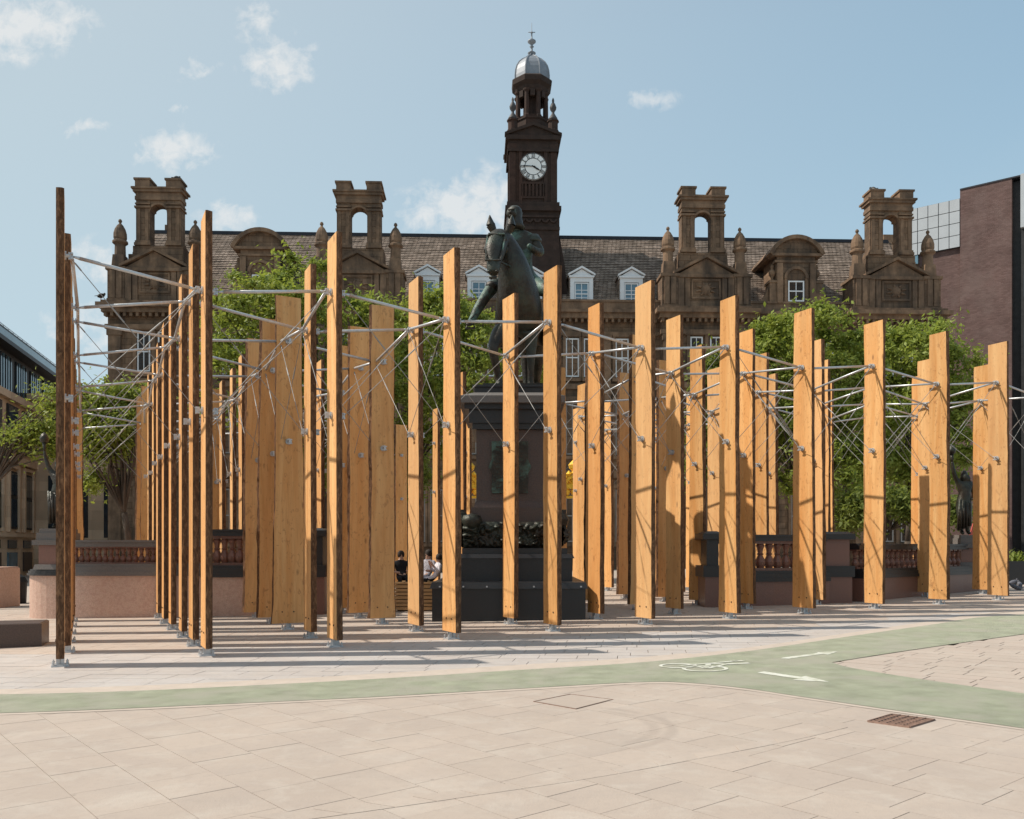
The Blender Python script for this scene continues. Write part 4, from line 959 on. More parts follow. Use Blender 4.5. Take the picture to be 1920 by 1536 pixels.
# local x runs away from the camera along the front, local y points left (into the building)
def z6(y): return AZ(y, v0)
b = MB(); b.box(-14, 30, 0, 14, -2, z6(742)); b.build('stone_wall', M['pale_stone'], lb)
b = MB(); b.box(-14, 29, .5, 13, z6(742), z6(642)); b.build('glazed_storey', M['dark_cladding'], lb)
b = MB(); b.box(-14, 30, -.5, 14, z6(642), z6(634)); b.box(-14, 29.5, -.2, 14, z6(618), z6(611)); b.build('roof_edge', M['dark_cladding'], lb)
b = MB(); b.box(-14, 29.5, -.35, -.2, z6(634), z6(618)); b.build('glass_parapet', M['glass_blue'], lb)
b = MB(); b.box(-14, 29, -.1, .5, z6(634), z6(618)); b.build('parapet_wall', M['dark_cladding'], lb)
b = MB()
x_ = -14
while x_ < 29.5: b.tube((x_, .2, z6(611)), (x_, .2, z6(600)), .03, 4); x_ += 1.1
b.tube((-14, .2, z6(600)), (29.5, .2, z6(600)), .03, 4); b.build('roof_rail', M['galvanised'], lb)
b = MB(); b.box(-14, 30, -.35, -.001, z6(742), z6(728)); b.box(-14, 30, -.3, -.001, z6(862), z6(848)); b.box(-14, 30, -.15, -.001, z6(1006), z6(998)); b.build('stone_band', M['pale_stone'], lb)
x_ = -13.0; k = 0
while x_ < 29:
    b = MB(); b.box(x_ - .1, x_ + 2.3, -.12, -.002, z6(838), z6(750)); f_ = b.build('window', M['dark_cladding'], lb)
    b = MB(); b.box(x_ + .05, x_ + 1.05, -.16, -.122, z6(834), z6(753)); b.box(x_ + 1.15, x_ + 2.15, -.16, -.122, z6(834), z6(753)); b.build('pane', M['glass'], f_)
    b = MB(); b.box(x_ + .2, x_ + 2.1, -.12, -.002, z6(990), z6(878)); f_ = b.build('window', M['dark_cladding'], lb)
    b = MB(); b.box(x_ + .35, x_ + 1.1, -.16, -.122, z6(986), z6(932)); b.box(x_ + 1.2, x_ + 1.95, -.16, -.122, z6(986), z6(932)); b.box(x_ + .35, x_ + 1.1, -.16, -.122, z6(924), z6(882)); b.box(x_ + 1.2, x_ + 1.95, -.16, -.122, z6(924), z6(882)); b.build('pane', M['glass'], f_)
    b = MB()
    for xx in (x_ - .1, x_ + 2.12): b.box(xx, xx + .28, -.24, -.002, z6(996), z6(872))
    b.box(x_ - .1, x_ + 2.4, -.24, -.002, z6(872), z6(866)); b.build('window_surround', M['pale_stone'], lb)
    b = MB(); b.box(x_ + .2, x_ + 2.1, -.08, -.002, z6(1028), z6(1012)); b.build('window', M['glass'], lb)
    b = MB(); b.box(x_ + .1, x_ + 2.2, -.1, -.002, z6(1075), z6(1036)); b.build('shopfront', M['granite_brown'] if k % 2 else M['glass_blue'], lb)
    for q in range(5):
        b = MB(); b.box(x_ + .1 + q * .55, x_ + .35 + q * .55, .38, .499, z6(735), z6(650)); b.build('mullion', M['glass_blue'] if q % 2 else M['glass'], lb)
    x_ += 3.6; k += 1
# lower pale building seen between the tree and the balustrade
pb_ = empty('far_stone_building', (-31.0, 68, 0), 0.06, label='plain pale stone building with tall narrow dark windows beyond the left tree', cat='building')
b = MB(); b.box(-8, 9, 0, 8, -2, 13.0); b.build('stone_wall', M['pale_stone'], pb_)
b = MB(); b.box(-8.3, 9.3, -.4, 8, 13.0, 13.5); b.build('cornice', M['pale_stone'], pb_)
for k in range(7):
    for z0, z1 in ((2.4, 7.2), (8.6, 12.0)):
        b = MB(); b.box(-7 + k * 2.1, -6.1 + k * 2.1, -.05, -.002, z0, z1); b.build('window', M['glass'], pb_)
#PART3
# ------------------------------------------------------------------ equestrian monument
def ppx(x, v): return (x - 960) / F * v
VM = 18.35                                     # front of the lowest block
mon = empty('monument', (ppx(954, VM), VM, gz(0)), 0.0, label='equestrian monument on dark granite plinth: bronze knight on walking horse', cat='monument')
mo = mon.location
def mz(y, v): return AZ(y, v) - mo.z
def mx(x, v): return ppx(x, v) - mo.x
b = MB(); b.box(mx(810, VM), mx(1098, VM), 0, 5.6, -.05, mz(1104, VM)); b.box(mx(806, VM), mx(1102, VM), -.05, 5.65, mz(1104, VM) + .001, mz(1092, VM), .04)
s1 = b.build('plinth_step', M['granite_dark'], mon)
for k in range(7):
    b = MB(); x_ = mx(825 + k * 44, VM); b.cbox((x_, -.06, mz(1100, VM)), .035, .03, .03); b.build('stud', M['galvanised'], s1)
V2 = VM + .55
b = MB(); b.box(mx(858, V2), mx(1073, V2), .55, 5.1, mz(1092, VM) - .01, mz(1047, V2)); b.box(mx(854, V2), mx(1077, V2), .5, 5.15, mz(1047, V2) + .001, mz(1039, V2), .04); b.box(mx(866, V2), mx(1064, V2), .62, 5.0, mz(1039, V2) + .001, mz(1028, V2))
b.build('plinth_block', M['granite_dark'], mon)
# bronze relief band with lumps of figures and trophies
V3 = VM + .75; zb0, zb1 = mz(1028, V3), mz(985, V3)
b = MB(); b.box(mx(872, V3), mx(1048, V3), .85, 4.8, zb0, zb1); b.build('frieze_core', M['bronze'], mon)
from mathutils import noise as mn
mn.seed_set(3)
def relief(b, ax, ay, bx, by, z0, z1, nx_, nz_, amp, out):
    vs = []
    for i in range(nx_ + 1):
        for j in range(nz_ + 1):
            u = i / nx_; w__ = j / nz_; x_ = ax + (bx - ax) * u; y_ = ay + (by - ay) * u; z_ = z0 + (z1 - z0) * w__
            p = Vector((x_ * 2.6, y_ * 2.6, z_ * 3.0)); q = mn.noise(p) * .5 + abs(mn.noise(p * 2.3)) * .7 + mn.noise(p * 5.1) * .22
            edge = min(1, 6 * w__, 6 * (1 - w__)); d = amp * (max(-.1, q) + .15) * edge
            vs.append((x_ + out[0] * d, y_ + out[1] * d, z_ + .06 * mn.noise(p * 1.7 + Vector((5, 5, 5))) * edge))
    b.add(vs, [(i * (nz_ + 1) + j, (i + 1) * (nz_ + 1) + j, (i + 1) * (nz_ + 1) + j + 1, i * (nz_ + 1) + j + 1) for i in range(nx_) for j in range(nz_)])
b = MB(); xa, xb = mx(868, V3), mx(1052, V3)
relief(b, xa, .84, xb, .84, zb0, zb1 + .08, 120, 34, .30, (0, -1)); relief(b, xa, 4.8, xa, .84, zb0, zb1 + .08, 120, 30, .25, (-1, 0)); relief(b, xb, .84, xb, 4.8, zb0, zb1 + .08, 120, 30, .25, (1, 0))
b.build('bronze_relief', M['bronze'], mon, smooth=True)
b = MB(); b.lathe([(0, -.20), (.17, -.12), (.24, .02), (.19, .13), (0, .18)], (mx(884, V3), .8, mz(978, V3)), 12); b.build('bronze_orb', M['bronze'], mon, smooth=True)
for sx in (-1, 1):                               # scrolled consoles at the sides
    b = MB(); b.box(sx * 1.12 - .14, sx * 1.12 + .14, .9, 1.3, zb1 - .05, zb1 + .35); b.lathe([(.0, 0), (.2, .02), (.24, .15), (.16, .3), (0, .36)], (sx * 1.1 + .0, .95, zb1 - .02), 10); b.build('console', M['bronze'], mon)
V4 = VM + 1.1
b = MB(); b.box(mx(884, V4), mx(1042, V4), 1.0, 4.5, zb1, mz(952, V4)); b.box(mx(888, V4), mx(1038, V4), 1.05, 4.45, mz(952, V4) + .001, mz(940, V4), .05)
b.box(mx(893, V4), mx(1033, V4), 1.12, 4.4, mz(940, V4) + .001, mz(806, V4))
die = b.build('pedestal_die', M['granite_brown'], mon)
b = MB(); b.box(mx(886, V4), mx(1040, V4), 1.0, 4.5, mz(806, V4) + .001, mz(795, V4)); b.box(mx(880, V4), mx(1044, V4), .95, 4.55, mz(795, V4) + .001, mz(770, V4)); 
b.box(mx(872, V4), mx(1050, V4), .85, 4.65, mz(770, V4) + .001, mz(760, V4)); b.build('frieze_block', M['granite_dark'], mon)
b = MB(); b.box(mx(862, V4), mx(1058, V4), .72, 4.8, mz(760, V4) + .001, mz(747, V4)); b.box(mx(864, V4), mx(1056, V4), .74, 4.78, mz(747, V4) + .001, mz(737, V4), .30); b.build('cornice', M['granite_grey'], mon)
b = MB(); b.box(mx(890, V4), mx(1030, V4), 1.1, 4.5, mz(738, V4), mz(726, V4)); b.box(mx(886, V4), mx(1034, V4), 1.05, 4.55, mz(726, V4) + .001, mz(722, V4)); b.build('statue_base', M['granite_dark'], mon)
# cast bronze tablet
b = MB(); pl = [(mx(922, V4), mz(925, V4)), (mx(990, V4), mz(925, V4)), (mx(990, V4), mz(888, V4)), (mx(996, V4), mz(876, V4)), (mx(990, V4), mz(862, V4)), (mx(990, V4), mz(828, V4)), (mx(922, V4), mz(828, V4)), (mx(922, V4), mz(862, V4)), (mx(916, V4), mz(876, V4)), (mx(922, V4), mz(888, V4))]
b.prism(pl, 1.05, 1.12); tb = b.build('bronze_tablet', M['bronze_green'], mon)
for k in range(9):
    z_ = mz(838 + k * 9.5, V4); b = MB(); b.box(mx(930, V4), mx(982, V4) - .1 * (k % 3), 1.04, 1.049, z_ - .025, z_ + .012); b.build('raised_text_line', M['bronze'], tb)
# horse and rider, local origin on top of the base
VH = VM + 2.3; hz = mz(722, V4); SC = VH / F
hx0 = mx(972, VH)
def H(px, dy, y, rr, r2=None):
    p = (hx0 + (px - 972) * SC, 2.3 + dy, mz(y, VH + dy), rr)
    return p if r2 is None else p + (r2,)
zg = hz
def hp(x, y, z_, rr, r2=None):
    p = (hx0 + x * 1.05, 2.45 + y, zg + z_ * ZS[0], rr * 1.05); return p if r2 is None else p + (r2 * 1.05,)
ZS = [1.08]
horse_pts = [hp(.12, .75, 1.68, .56, .56), hp(.07, .1, 1.66, .55, .58), hp(.02, -.42, 1.74, .54, .56), hp(-.02, -.72, 2.18, .46, .48), hp(-.12, -.92, 2.62, .37, .42), hp(-.30, -1.02, 3.02, .27, .32),
             hp(-.44, -1.22, 3.10, .25, .30), hp(-.50, -1.46, 2.76, .20, .27), hp(-.53, -1.60, 2.38, .135, .15), hp(-.54, -1.64, 2.16, .145, .135),
             hp(.16, 1.35, 1.82, .50, .48), hp(.18, 1.68, 1.72, .34, .36),
             # near-side (image left) foreleg
             hp(-.34, -.46, 1.36, .26), hp(-.50, -.66, 1.08, .17), hp(-.56, -.86, .84, .12), hp(-.48, -.74, .44, .08), hp(-.42, -.66, .20, .08), hp(-.42, -.74, .04, .11),
             # other foreleg
             hp(.24, -.35, 1.42, .23), hp(.28, -.32, 1.0, .14), hp(.28, -.34, .78, .10), hp(.27, -.30, .4, .072), hp(.27, -.28, .20, .075), hp(.27, -.36, .04, .105),
             # hind legs
             hp(-.14, 1.45, 1.35, .28), hp(-.16, 1.25, 1.05, .18), hp(-.16, 1.75, .68, .105), hp(-.16, 1.62, .30, .075), hp(-.16, 1.56, .04, .105),
             hp(.44, 1.5, 1.35, .28), hp(.46, 1.45, 1.05, .18), hp(.46, 2.0, .68, .105), hp(.46, 1.95, .30, .075), hp(.46, 1.88, .04, .105)]
horse_e = [(0, 1), (1, 2), (2, 3), (3, 4), (4, 5), (5, 6), (6, 7), (7, 8), (8, 9), (0, 10), (10, 11), (2, 12), (12, 13), (13, 14), (14, 15), (15, 16), (16, 17), (2, 18), (18, 19), (19, 20), (20, 21), (21, 22), (22, 23),
           (10, 24), (24, 25), (25, 26), (26, 27), (27, 28), (10, 29), (29, 30), (30, 31), (31, 32), (32, 33)]
horse = skin('horse', horse_pts, horse_e, M['bronze'], mon, sub=2)
def cone_h(b, p, q, r0, r1): b.tube(p[:3], q[:3], r0, 8, r1)
for s_, nm_ in ((-1, 'ear'), (1, 'ear')):
    b = MB(); e0_ = hp(-.38 + s_ * .14, -1.12, 3.20, 0); e1_ = hp(-.38 + s_ * .22, -1.16, 3.36, 0); e2_ = hp(-.38 + s_ * .24, -1.18, 3.56, 0)
    b.tube(e0_[:3], e1_[:3], .07, 8, .105, False); b.tube(e1_[:3], e2_[:3], .105, 8, .01, False); b.build(nm_, M['bronze'], horse, smooth=True)
b = MB(); pv = None                              # mane
for k in range(15):
    t = k / 14; p = Vector(hp(-.30 + .27 * t + .05, -.82 + .35 * t, 3.22 - 1.1 * t, 0)[:3]); s_ = .15 + .05 * sin(k * 2.1)
    b.tube(p + Vector((0, 0, .05)), p + Vector((.16, .02, -.22)), .09, 6, .02)
b.build('mane', M['bronze'], horse, smooth=True)
b = MB()                                         # bridle and breast straps
for (p, q) in (((-.64, -1.48, 3.06), (-.30, -1.50, 3.06)), ((-.68, -1.72, 2.46), (-.40, -1.72, 2.46)), ((-.66, -1.46, 3.05), (-.69, -1.70, 2.46)), ((-.28, -1.46, 3.05), (-.39, -1.70, 2.46)), ((-.40, -1.6, 2.46), (.34, -.4, 2.5))):
    b.tube(hp(*p, 0)[:3], hp(*q, 0)[:3], .022, 5)
b.build('bridle', M['bronze_green'], horse)
b = MB()                                         # brow, eyes, cheek and nostrils
for sx in (-1, 1):
    ex = -.47 + sx * .17
    b.lathe([(0, -.06), (.05, -.03), (.06, .01), (.035, .05), (0, .06)], hp(ex, -1.42, 2.98, 0)[:3], 8)
    b.tube(hp(ex - sx * .03, -1.46, 3.08, 0)[:3], hp(ex + sx * .04, -1.40, 3.02, 0)[:3], .035, 6, .02)
    b.lathe([(0, -.12), (.10, -.06), (.12, .02), (.08, .1), (0, .13)], hp(ex + sx * .0, -1.22, 2.82, 0)[:3], 10)
    b.lathe([(.02, -.03), (.045, 0), (.02, .03)], hp(-.54 + sx * .08, -1.76, 2.22, 0)[:3], 8)
b.tube(hp(-.62, -1.76, 2.10, 0)[:3], hp(-.46, -1.76, 2.10, 0)[:3], .035, 8); b.build('horse_face', M['bronze'], horse, smooth=True)
tail = skin('tail', [hp(.18, 1.95, 1.85, .10), hp(.2, 2.2, 1.6, .13), hp(.22, 2.3, 1.1, .14), hp(.22, 2.25, .5, .08), hp(.22, 2.2, .2, .03)], [(0, 1), (1, 2), (2, 3), (3, 4)], M['bronze'], horse, sub=1)
# cloth over the saddle hanging down the horse's side
b = MB()
for sd in (-1, 1):
    rows_ = []
    for i in range(9):
        for j in range(9):
            t = j / 8; u = i / 8
            rows_.append((hx0 + .08 + sd * (.10 + .50 * sin(min(t * 1.25, 1) * pi / 2) + .025 * sin(u * 22 + t * 3)), 2.45 + .05 + u * 1.15, zg + 2.30 - .95 * t ** 1.5 - .10 * sin(u * pi) * t))
    f_ = [(i * 9 + j, i * 9 + j + 1, (i + 1) * 9 + j + 1, (i + 1) * 9 + j) for i in range(8) for j in range(8)]
    b.add(rows_, f_)
sd_ = b.build('saddle_cloth', M['bronze_green'], horse, smooth=True); sol = sd_.modifiers.new('thick', 'SOLIDIFY'); sol.thickness = .03
ZS[0] = 1.16
rp = [hp(.10, .50, 2.42, .27, .25), hp(.10, .44, 2.75, .23, .20), hp(.08, .40, 3.05, .28, .21), hp(.06, .38, 3.30, .27, .18), hp(-.01, .34, 3.48, .115, .11), hp(-.08, .30, 3.64, .115, .13), hp(-.11, .27, 3.80, .135, .155), hp(-.11, .28, 3.92, .09, .11),
      # left arm (image right), bent with the hand on the chest
      hp(.36, .36, 3.30, .13), hp(.52, .22, 2.98, .115), hp(.36, -.05, 2.96, .085), hp(.20, -.15, 3.06, .06),
      # right arm, reaching back of the horse's neck to the reins
      hp(-.22, .34, 3.30, .13), hp(-.40, .18, 2.95, .11), hp(-.34, -.15, 2.75, .08), hp(-.28, -.30, 2.76, .06),
      # right leg (image left), long and straight, pushed forward and out
      hp(-.16, .40, 2.36, .22), hp(-.55, -.18, 2.22, .17), hp(-.62, -.32, 2.12, .135), hp(-.90, -.62, 1.62, .115), hp(-1.02, -.80, 1.36, .08), hp(-1.06, -1.0, 1.26, .07), hp(-1.10, -1.16, 1.20, .035),
      # left leg (image right)
      hp(.34, .40, 2.36, .22), hp(.70, -.12, 2.12, .17), hp(.74, -.20, 2.02, .135), hp(.84, -.40, 1.45, .115), hp(.86, -.50, 1.20, .08), hp(.88, -.72, 1.12, .07), hp(.90, -.90, 1.08, .035)]
re_ = [(0, 1), (1, 2), (2, 3), (3, 4), (4, 5), (5, 6), (6, 7), (3, 8), (8, 9), (9, 10), (10, 11), (3, 12), (12, 13), (13, 14), (14, 15), (0, 16), (16, 17), (17, 18), (18, 19), (19, 20), (20, 21), (21, 22), (0, 23), (23, 24), (24, 25), (25, 26), (26, 27), (27, 28), (28, 29)]
rider = skin('rider', rp, re_, M['bronze_green'], mon, sub=2)
hc = Vector(hp(-.11, .26, 3.80, 0)[:3]) - Vector((0, 0, .02))
b = MB()                                        # mail hood, face details, collar
b.lathe([(.19, -.34), (.26, -.28), (.20, -.18), (.175, -.05), (.185, .06), (.16, .16), (.10, .22), (0, .245)], hc + Vector((.03, .04, .0)), 14); b.build('mail_hood', M['bronze'], rider, smooth=True)
b = MB(); b.tube(hc + Vector((-.06, -.23, .03)), hc + Vector((-.075, -.29, -.045)), .018, 6, .032); b.cbox(hc + Vector((-.05, -.225, .055)), .16, .05, .025, -.2); b.cbox(hc + Vector((-.06, -.215, -.085)), .08, .03, .02, -.2); b.lathe([(0, -.10), (.10, -.07), (.13, 0), (.11, .08), (0, .12)], hc + Vector((-.045, -.12, -.01)), 12)
b.build('face', M['bronze_green'], rider, smooth=True)
b = MB()
for sd, cxp in ((-1, -.22), (1, .36)):
    b.lathe([(.0, .10), (.12, .07), (.18, -.02), (.19, -.10), (.15, -.13)], hp(cxp, .36, 3.34, 0)[:3], 12)
b.build('shoulder_plate', M['bronze'], rider, smooth=True)
b = MB(); b.lathe([(.27, -.02), (.31, .0), (.30, .10), (.27, .12)], hp(.10, .48, 2.52, 0)[:3], 16); b.build('belt', M['bronze'], rider)
b = MB(); b.lathe([(.34, -.30), (.30, -.1), (.27, .02)], hp(.10, .46, 2.50, 0)[:3], 18); b.build('tunic_skirt', M['bronze_green'], rider, smooth=True)
for (kx, ky, kz) in ((-.60, -.30, 2.16), (.74, -.20, 2.06)):
    b = MB(); b.lathe([(0, -.14), (.12, -.08), (.15, 0), (.12, .08), (0, .13)], hp(kx, ky - .03, kz, 0)[:3], 10); b.build('knee_plate', M['bronze'], rider, smooth=True)
b = MB()
for (kx, ky, kz, tx_, ty_, tz_) in ((-1.04, -.93, 1.24, -.45, .1, 2.2), (.87, -.65, 1.08, .55, .1, 2.2)):
    b.tube(hp(kx - .1, ky, kz - .06, 0)[:3], hp(kx + .1, ky, kz - .06, 0)[:3], .025, 6); b.tube(hp(kx, ky, kz + .12, 0)[:3], hp(tx_, ty_, tz_, 0)[:3], .018, 5); b.tube(hp(kx - .1, ky, kz - .06, 0)[:3], hp(kx, ky, kz + .13, 0)[:3], .016, 5); b.tube(hp(kx + .1, ky, kz - .06, 0)[:3], hp(kx, ky, kz + .13, 0)[:3], .016, 5)
b.build('stirrup', M['bronze'], rider, kind='stuff')
b = MB(); b.cbox((hx0, 2.9, zg + .02), 1.6, 3.4, .08); b.build('statue_ground', M['bronze'], mon)

# ------------------------------------------------------------------ balustraded walls
def wall_run(name, pts, zc0, zc1, ztop, label, wallmat, n_bal, rail='granite_dark', bmat='granite_red', ends=True, bal_r=.072):
    "pts: plan points; wall to zc0, coping band to zc1, balusters and rail to ztop"
    e = empty(name, (pts[0][0], pts[0][1], 0), 0, label=label, cat='balustrade', group='granite balustrades round the square')
    P_ = [(x - pts[0][0], y - pts[0][1]) for x, y in pts]
    nrm = []
    for i in range(len(P_)):
        a, c = P_[max(0, i - 1)], P_[min(len(P_) - 1, i + 1)]; d = Vector((c[0] - a[0], c[1] - a[1])).normalized(); nrm.append(Vector((-d.y, d.x)))
    def band(b, half, z0, z1, slope=False):
        for i in range(len(P_) - 1):
            q = []
            for k in (i, i + 1):
                for s_ in (-1, 1): q.append(Vector(P_[k]) + nrm[k] * half * s_)
            g = 0
            vs = [(q[0].x, q[0].y, z0), (q[2].x, q[2].y, z0), (q[3].x, q[3].y, z0), (q[1].x, q[1].y, z0), (q[0].x, q[0].y, z1), (q[2].x, q[2].y, z1), (q[3].x, q[3].y, z1), (q[1].x, q[1].y, z1)]
            fs = [(4, 5, 6, 7), (0, 1, 5, 4), (2, 3, 7, 6), (3, 2, 1, 0)]
            if i == 0: fs.append((3, 0, 4, 7))
            if i == len(P_) - 2: fs.append((1, 2, 6, 5))
            b.add(vs, fs)
    b = MB(); band(b, .30, -.8, zc0); b.build('wall', wallmat, e)
    b = MB(); band(b, .36, zc0, zc0 + (zc1 - zc0) * .35); band(b, .33, zc0 + (zc1 - zc0) * .35, zc0 + (zc1 - zc0) * .75); band(b, .29, zc0 + (zc1 - zc0) * .75, zc1); b.build('coping', M[rail], e)
    if n_bal:
        hr = .16
        b = MB(); band(b, .20, ztop - hr, ztop - .05); band(b, .24, ztop - .05, ztop); b.build('top_rail', M[rail], e)
        L = [0]
        for i in range(len(P_) - 1): L.append(L[-1] + hypot(P_[i + 1][0] - P_[i][0], P_[i + 1][1] - P_[i][1]))
        hb = ztop - hr - zc1; s_ = hb
        mb_ = MB(); R_ = bal_r
        mb_.box(-R_, R_, -R_, R_, 0, hb * .09); mb_.lathe([(R_ * .7, hb * .09), (R_ * 1.0, hb * .2), (R_ * 1.12, hb * .30), (R_ * .8, hb * .42), (R_ * .5, hb * .52), (R_ * .75, hb * .56), (R_ * .5, hb * .60), (R_ * .62, hb * .72), (R_ * .9, hb * .84), (R_ * .7, hb * .91)], (0, 0, 0), 10); mb_.box(-R_, R_, -R_, R_, hb * .91, hb)
        me = mb_.mesh('baluster', M[bmat])
        for k in range(n_bal):
            d = L[-1] * (k + .5) / n_bal
            for i in range(len(P_) - 1):
                if L[i] <= d <= L[i + 1]:
                    t = (d - L[i]) / (L[i + 1] - L[i]); x_ = P_[i][0] + (P_[i + 1][0] - P_[i][0]) * t; y_ = P_[i][1] + (P_[i + 1][1] - P_[i][1]) * t
                    inst('baluster', me, e, (x_, y_, zc1), (0, 0, atan2(nrm[i].y, nrm[i].x))); break
    return e
def pr_(x, v): return (ppx(x, v), v)
VL = 21.25
# left: rounded end, low wall carrying the figure, then the balustrade
endp = [(ppx(38, VL) + .95 - .65 * sin(radians(a_)), VL + .65 - .65 * cos(radians(a_))) for a_ in range(170, -1, -10)]
zcl0, zcl1 = AZ(1079, VL), AZ(1068, VL)
wall_run('curved_wall', endp + [pr_(120, VL), pr_(137, VL)], zcl0, zcl1, 0, 'pink granite wall with rounded end carrying the left torch bearer', M['granite_pink'], 0)
wall_run('balustrade', [pr_(137, VL), pr_(215, VL - .02), pr_(384, VL - .0)], zcl0, AZ(1057, VL), AZ(1013, VL), 'long low pink granite balustrade behind the leftmost fins', M['granite_pink'], 22, rail='granite_grey', bmat='granite_red')
wall_run('balustrade', [pr_(386, VL + .05), pr_(480, VL), pr_(572, VL)], AZ(1082, VL), AZ(1060, VL), AZ(993, VL), 'taller balustrade section left of the monument behind the wide fins', M['granite_pink'], 13, bmat='granite_red', bal_r=.11)
def pier(x0, x1, v, ytop, label, rz=0.0, dep=.9, m_='granite_red'):
    cx = ppx((x0 + x1) / 2, v); wd = (x1 - x0) / F * v
    e = empty('pier', (cx, v + dep / 2, 0), rz, label=label, cat='pier', group='granite piers ending the balustrades')
    zt = AZ(ytop, v); zm = AZ(1082, v)
    b = MB(); b.box(-wd / 2, wd / 2, -dep / 2, dep / 2, -.8, zm); b.build('pier_base', M['granite_red'], e)
    b = MB(); b.box(-wd / 2 - .05, wd / 2 + .05, -dep / 2 - .05, dep / 2 + .05, zm, zm + .28); b.build('pier_band', M['granite_dark'], e)
    b = MB(); b.box(-wd / 2 + .05, wd / 2 - .05, -dep / 2 + .05, dep / 2 - .05, zm + .28, zt - .2); b.build('pier_shaft', M[m_], e)
    b = MB(); b.box(-wd / 2 - .06, wd / 2 + .06, -dep / 2 - .06, dep / 2 + .06, zt - .2, zt - .06); b.box(-wd / 2 - .02, wd / 2 + .02, -dep / 2 - .02, dep / 2 + .02, zt - .06, zt, .1); b.build('pier_cap', M['granite_dark'], e)
    return e
pier(572, 608, VL - .3, 990, 'dark granite end pier of the left balustrade beside the fins', m_='granite_dark')
pier(1322, 1352, 21.5, 996, 'dark granite end pier at the monument side of the right balustrade', m_='granite_dark')
wall_run('balustrade', [pr_(1350, 21.9), pr_(1440, 22.1), pr_(1542, 22.5)], AZ(1090, 22.1), AZ(1070, 22.1), AZ(1003, 22.1), 'granite balustrade right of the monument before the large corner pier', M['granite_red'], 12, bmat='granite_red', bal_r=.12)
pier(1542, 1598, 22.35, 997, 'big square red granite pier in the middle of the right balustrade')
wall_run('balustrade', [pr_(1598, 22.9), pr_(1660, 24.1), pr_(1735, 25.6), pr_(1788, 26.7), pr_(1832, 27.6)], AZ(1080, 25), AZ(1064, 25), AZ(1020, 25), 'rightmost balustrade curving away behind the fins', M['granite_red'], 26, bmat='granite_red', bal_r=.10)

# ------------------------------------------------------------------ bronze torch bearers
def torch_bearer(x, yfeet, yhead, v, side, label, base_to):
    g = AZ(yfeet, v); hgt = AZ(yhead, v) - g; s = hgt / 1.62
    e = empty('torch_bearer', (ppx(x, v), v + .45, g), 0, label=label, cat='statue', group='bronze torch bearers on the walls')
    def q(a, b_, c, r_, r2=None): 
        p = (a * s * side, b_ * s, c * s, r_ * s * 1.25); return p if r2 is None else p + (r2 * s * 1.25,)
    pts = [q(.02, 0, .92, .15, .12), q(.0, 0, 1.12, .115, .10), q(-.03, 0, 1.32, .15, .10), q(-.02, 0, 1.44, .06), q(-.01, -.02, 1.56, .085, .10), q(-.01, -.02, 1.66, .06),
           q(.16, 0, 1.40, .06), q(.26, -.02, 1.58, .05), q(.33, -.03, 1.86, .038), q(.34, -.03, 1.98, .03),
           q(-.19, 0, 1.38, .06), q(-.27, .02, 1.12, .045), q(-.18, -.10, .96, .036), q(-.12, -.14, .94, .03),
           q(.09, 0, .80, .12), q(.10, -.03, .47, .075), q(.08, .0, .10, .045), q(.08, -.12, .03, .035),
           q(-.08, 0, .80, .12), q(-.06, -.06, .47, .075), q(-.10, .03, .10, .045), q(-.11, -.10, .03, .035)]
    ed = [(0, 1), (1, 2), (2, 3), (3, 4), (4, 5), (2, 6), (6, 7), (7, 8), (8, 9), (2, 10), (10, 11), (11, 12), (12, 13), (0, 14), (14, 15), (15, 16), (16, 17), (0, 18), (18, 19), (19, 20), (20, 21)]
    bd = skin('body', pts, ed, M['bronze'], e, sub=1)
    b = MB(); b.tube(q(.34, -.03, 1.92, 0)[:3], q(.35, -.03, 2.18, 0)[:3], .028 * s, 8, .05 * s); b.lathe([(.0, 0), (.09 * s, .03 * s), (.11 * s, .12 * s), (.07 * s, .22 * s), (0, .27 * s)], q(.35, -.03, 2.16, 0)[:3], 10); b.build('torch', M['bronze'], e, smooth=True)
    b = MB(); b.lathe([(.0, .12), (.06, .10), (.10, .03), (.11, -.05), (.06, -.1)], q(-.01, .03, 1.64, 0)[:3], 10); b.lathe([(0, -.05), (.05, -.02), (.05, .03), (0, .05)], q(-.01, .13, 1.60, 0)[:3], 8); b.build('hair', M['bronze'], e, smooth=True)
    b = MB()
    for k in range(9):
        t = k / 8; b.tube(q(.17 - .25 * t, -.13 + .02 * sin(k * 2), .95 - .08 * t, 0)[:3], q(.20 - .32 * t, -.10 + .03 * cos(k * 3), .12 + .12 * t, 0)[:3], .05 * s, 6, .035 * s)
    b.build('drapery', M['bronze'], e, smooth=True, kind='stuff')
    zb = AZ(base_to, v) - g; W = .29
    b = MB(); b.box(-W, W, -.36, .36, -.10, 0); b.box(-W * 1.12, W * 1.12, -.42, .42, -.28, -.101); b.box(-W * 1.35, W * 1.35, -.5, .5, -.40, -.281); b.build('plinth_cap', M['granite_grey'], e)
    b = MB(); b.box(-W, W, -.38, .38, zb + .121, -.401); b.build('plinth', M['granite_red'], e)
    b = MB(); b.box(-W * 1.3, W * 1.3, -.48, .48, zb, zb + .12, .03); b.build('plinth_foot', M['granite_grey'], e)
torch_bearer(92, 991, 868, 21.0, -1, 'bronze woman lifting a torch on the left curved wall', 1068)
torch_bearer(1822, 1003, 888, 26.8, -1, 'dark bronze figure with raised torch on the right balustrade end', 1062)

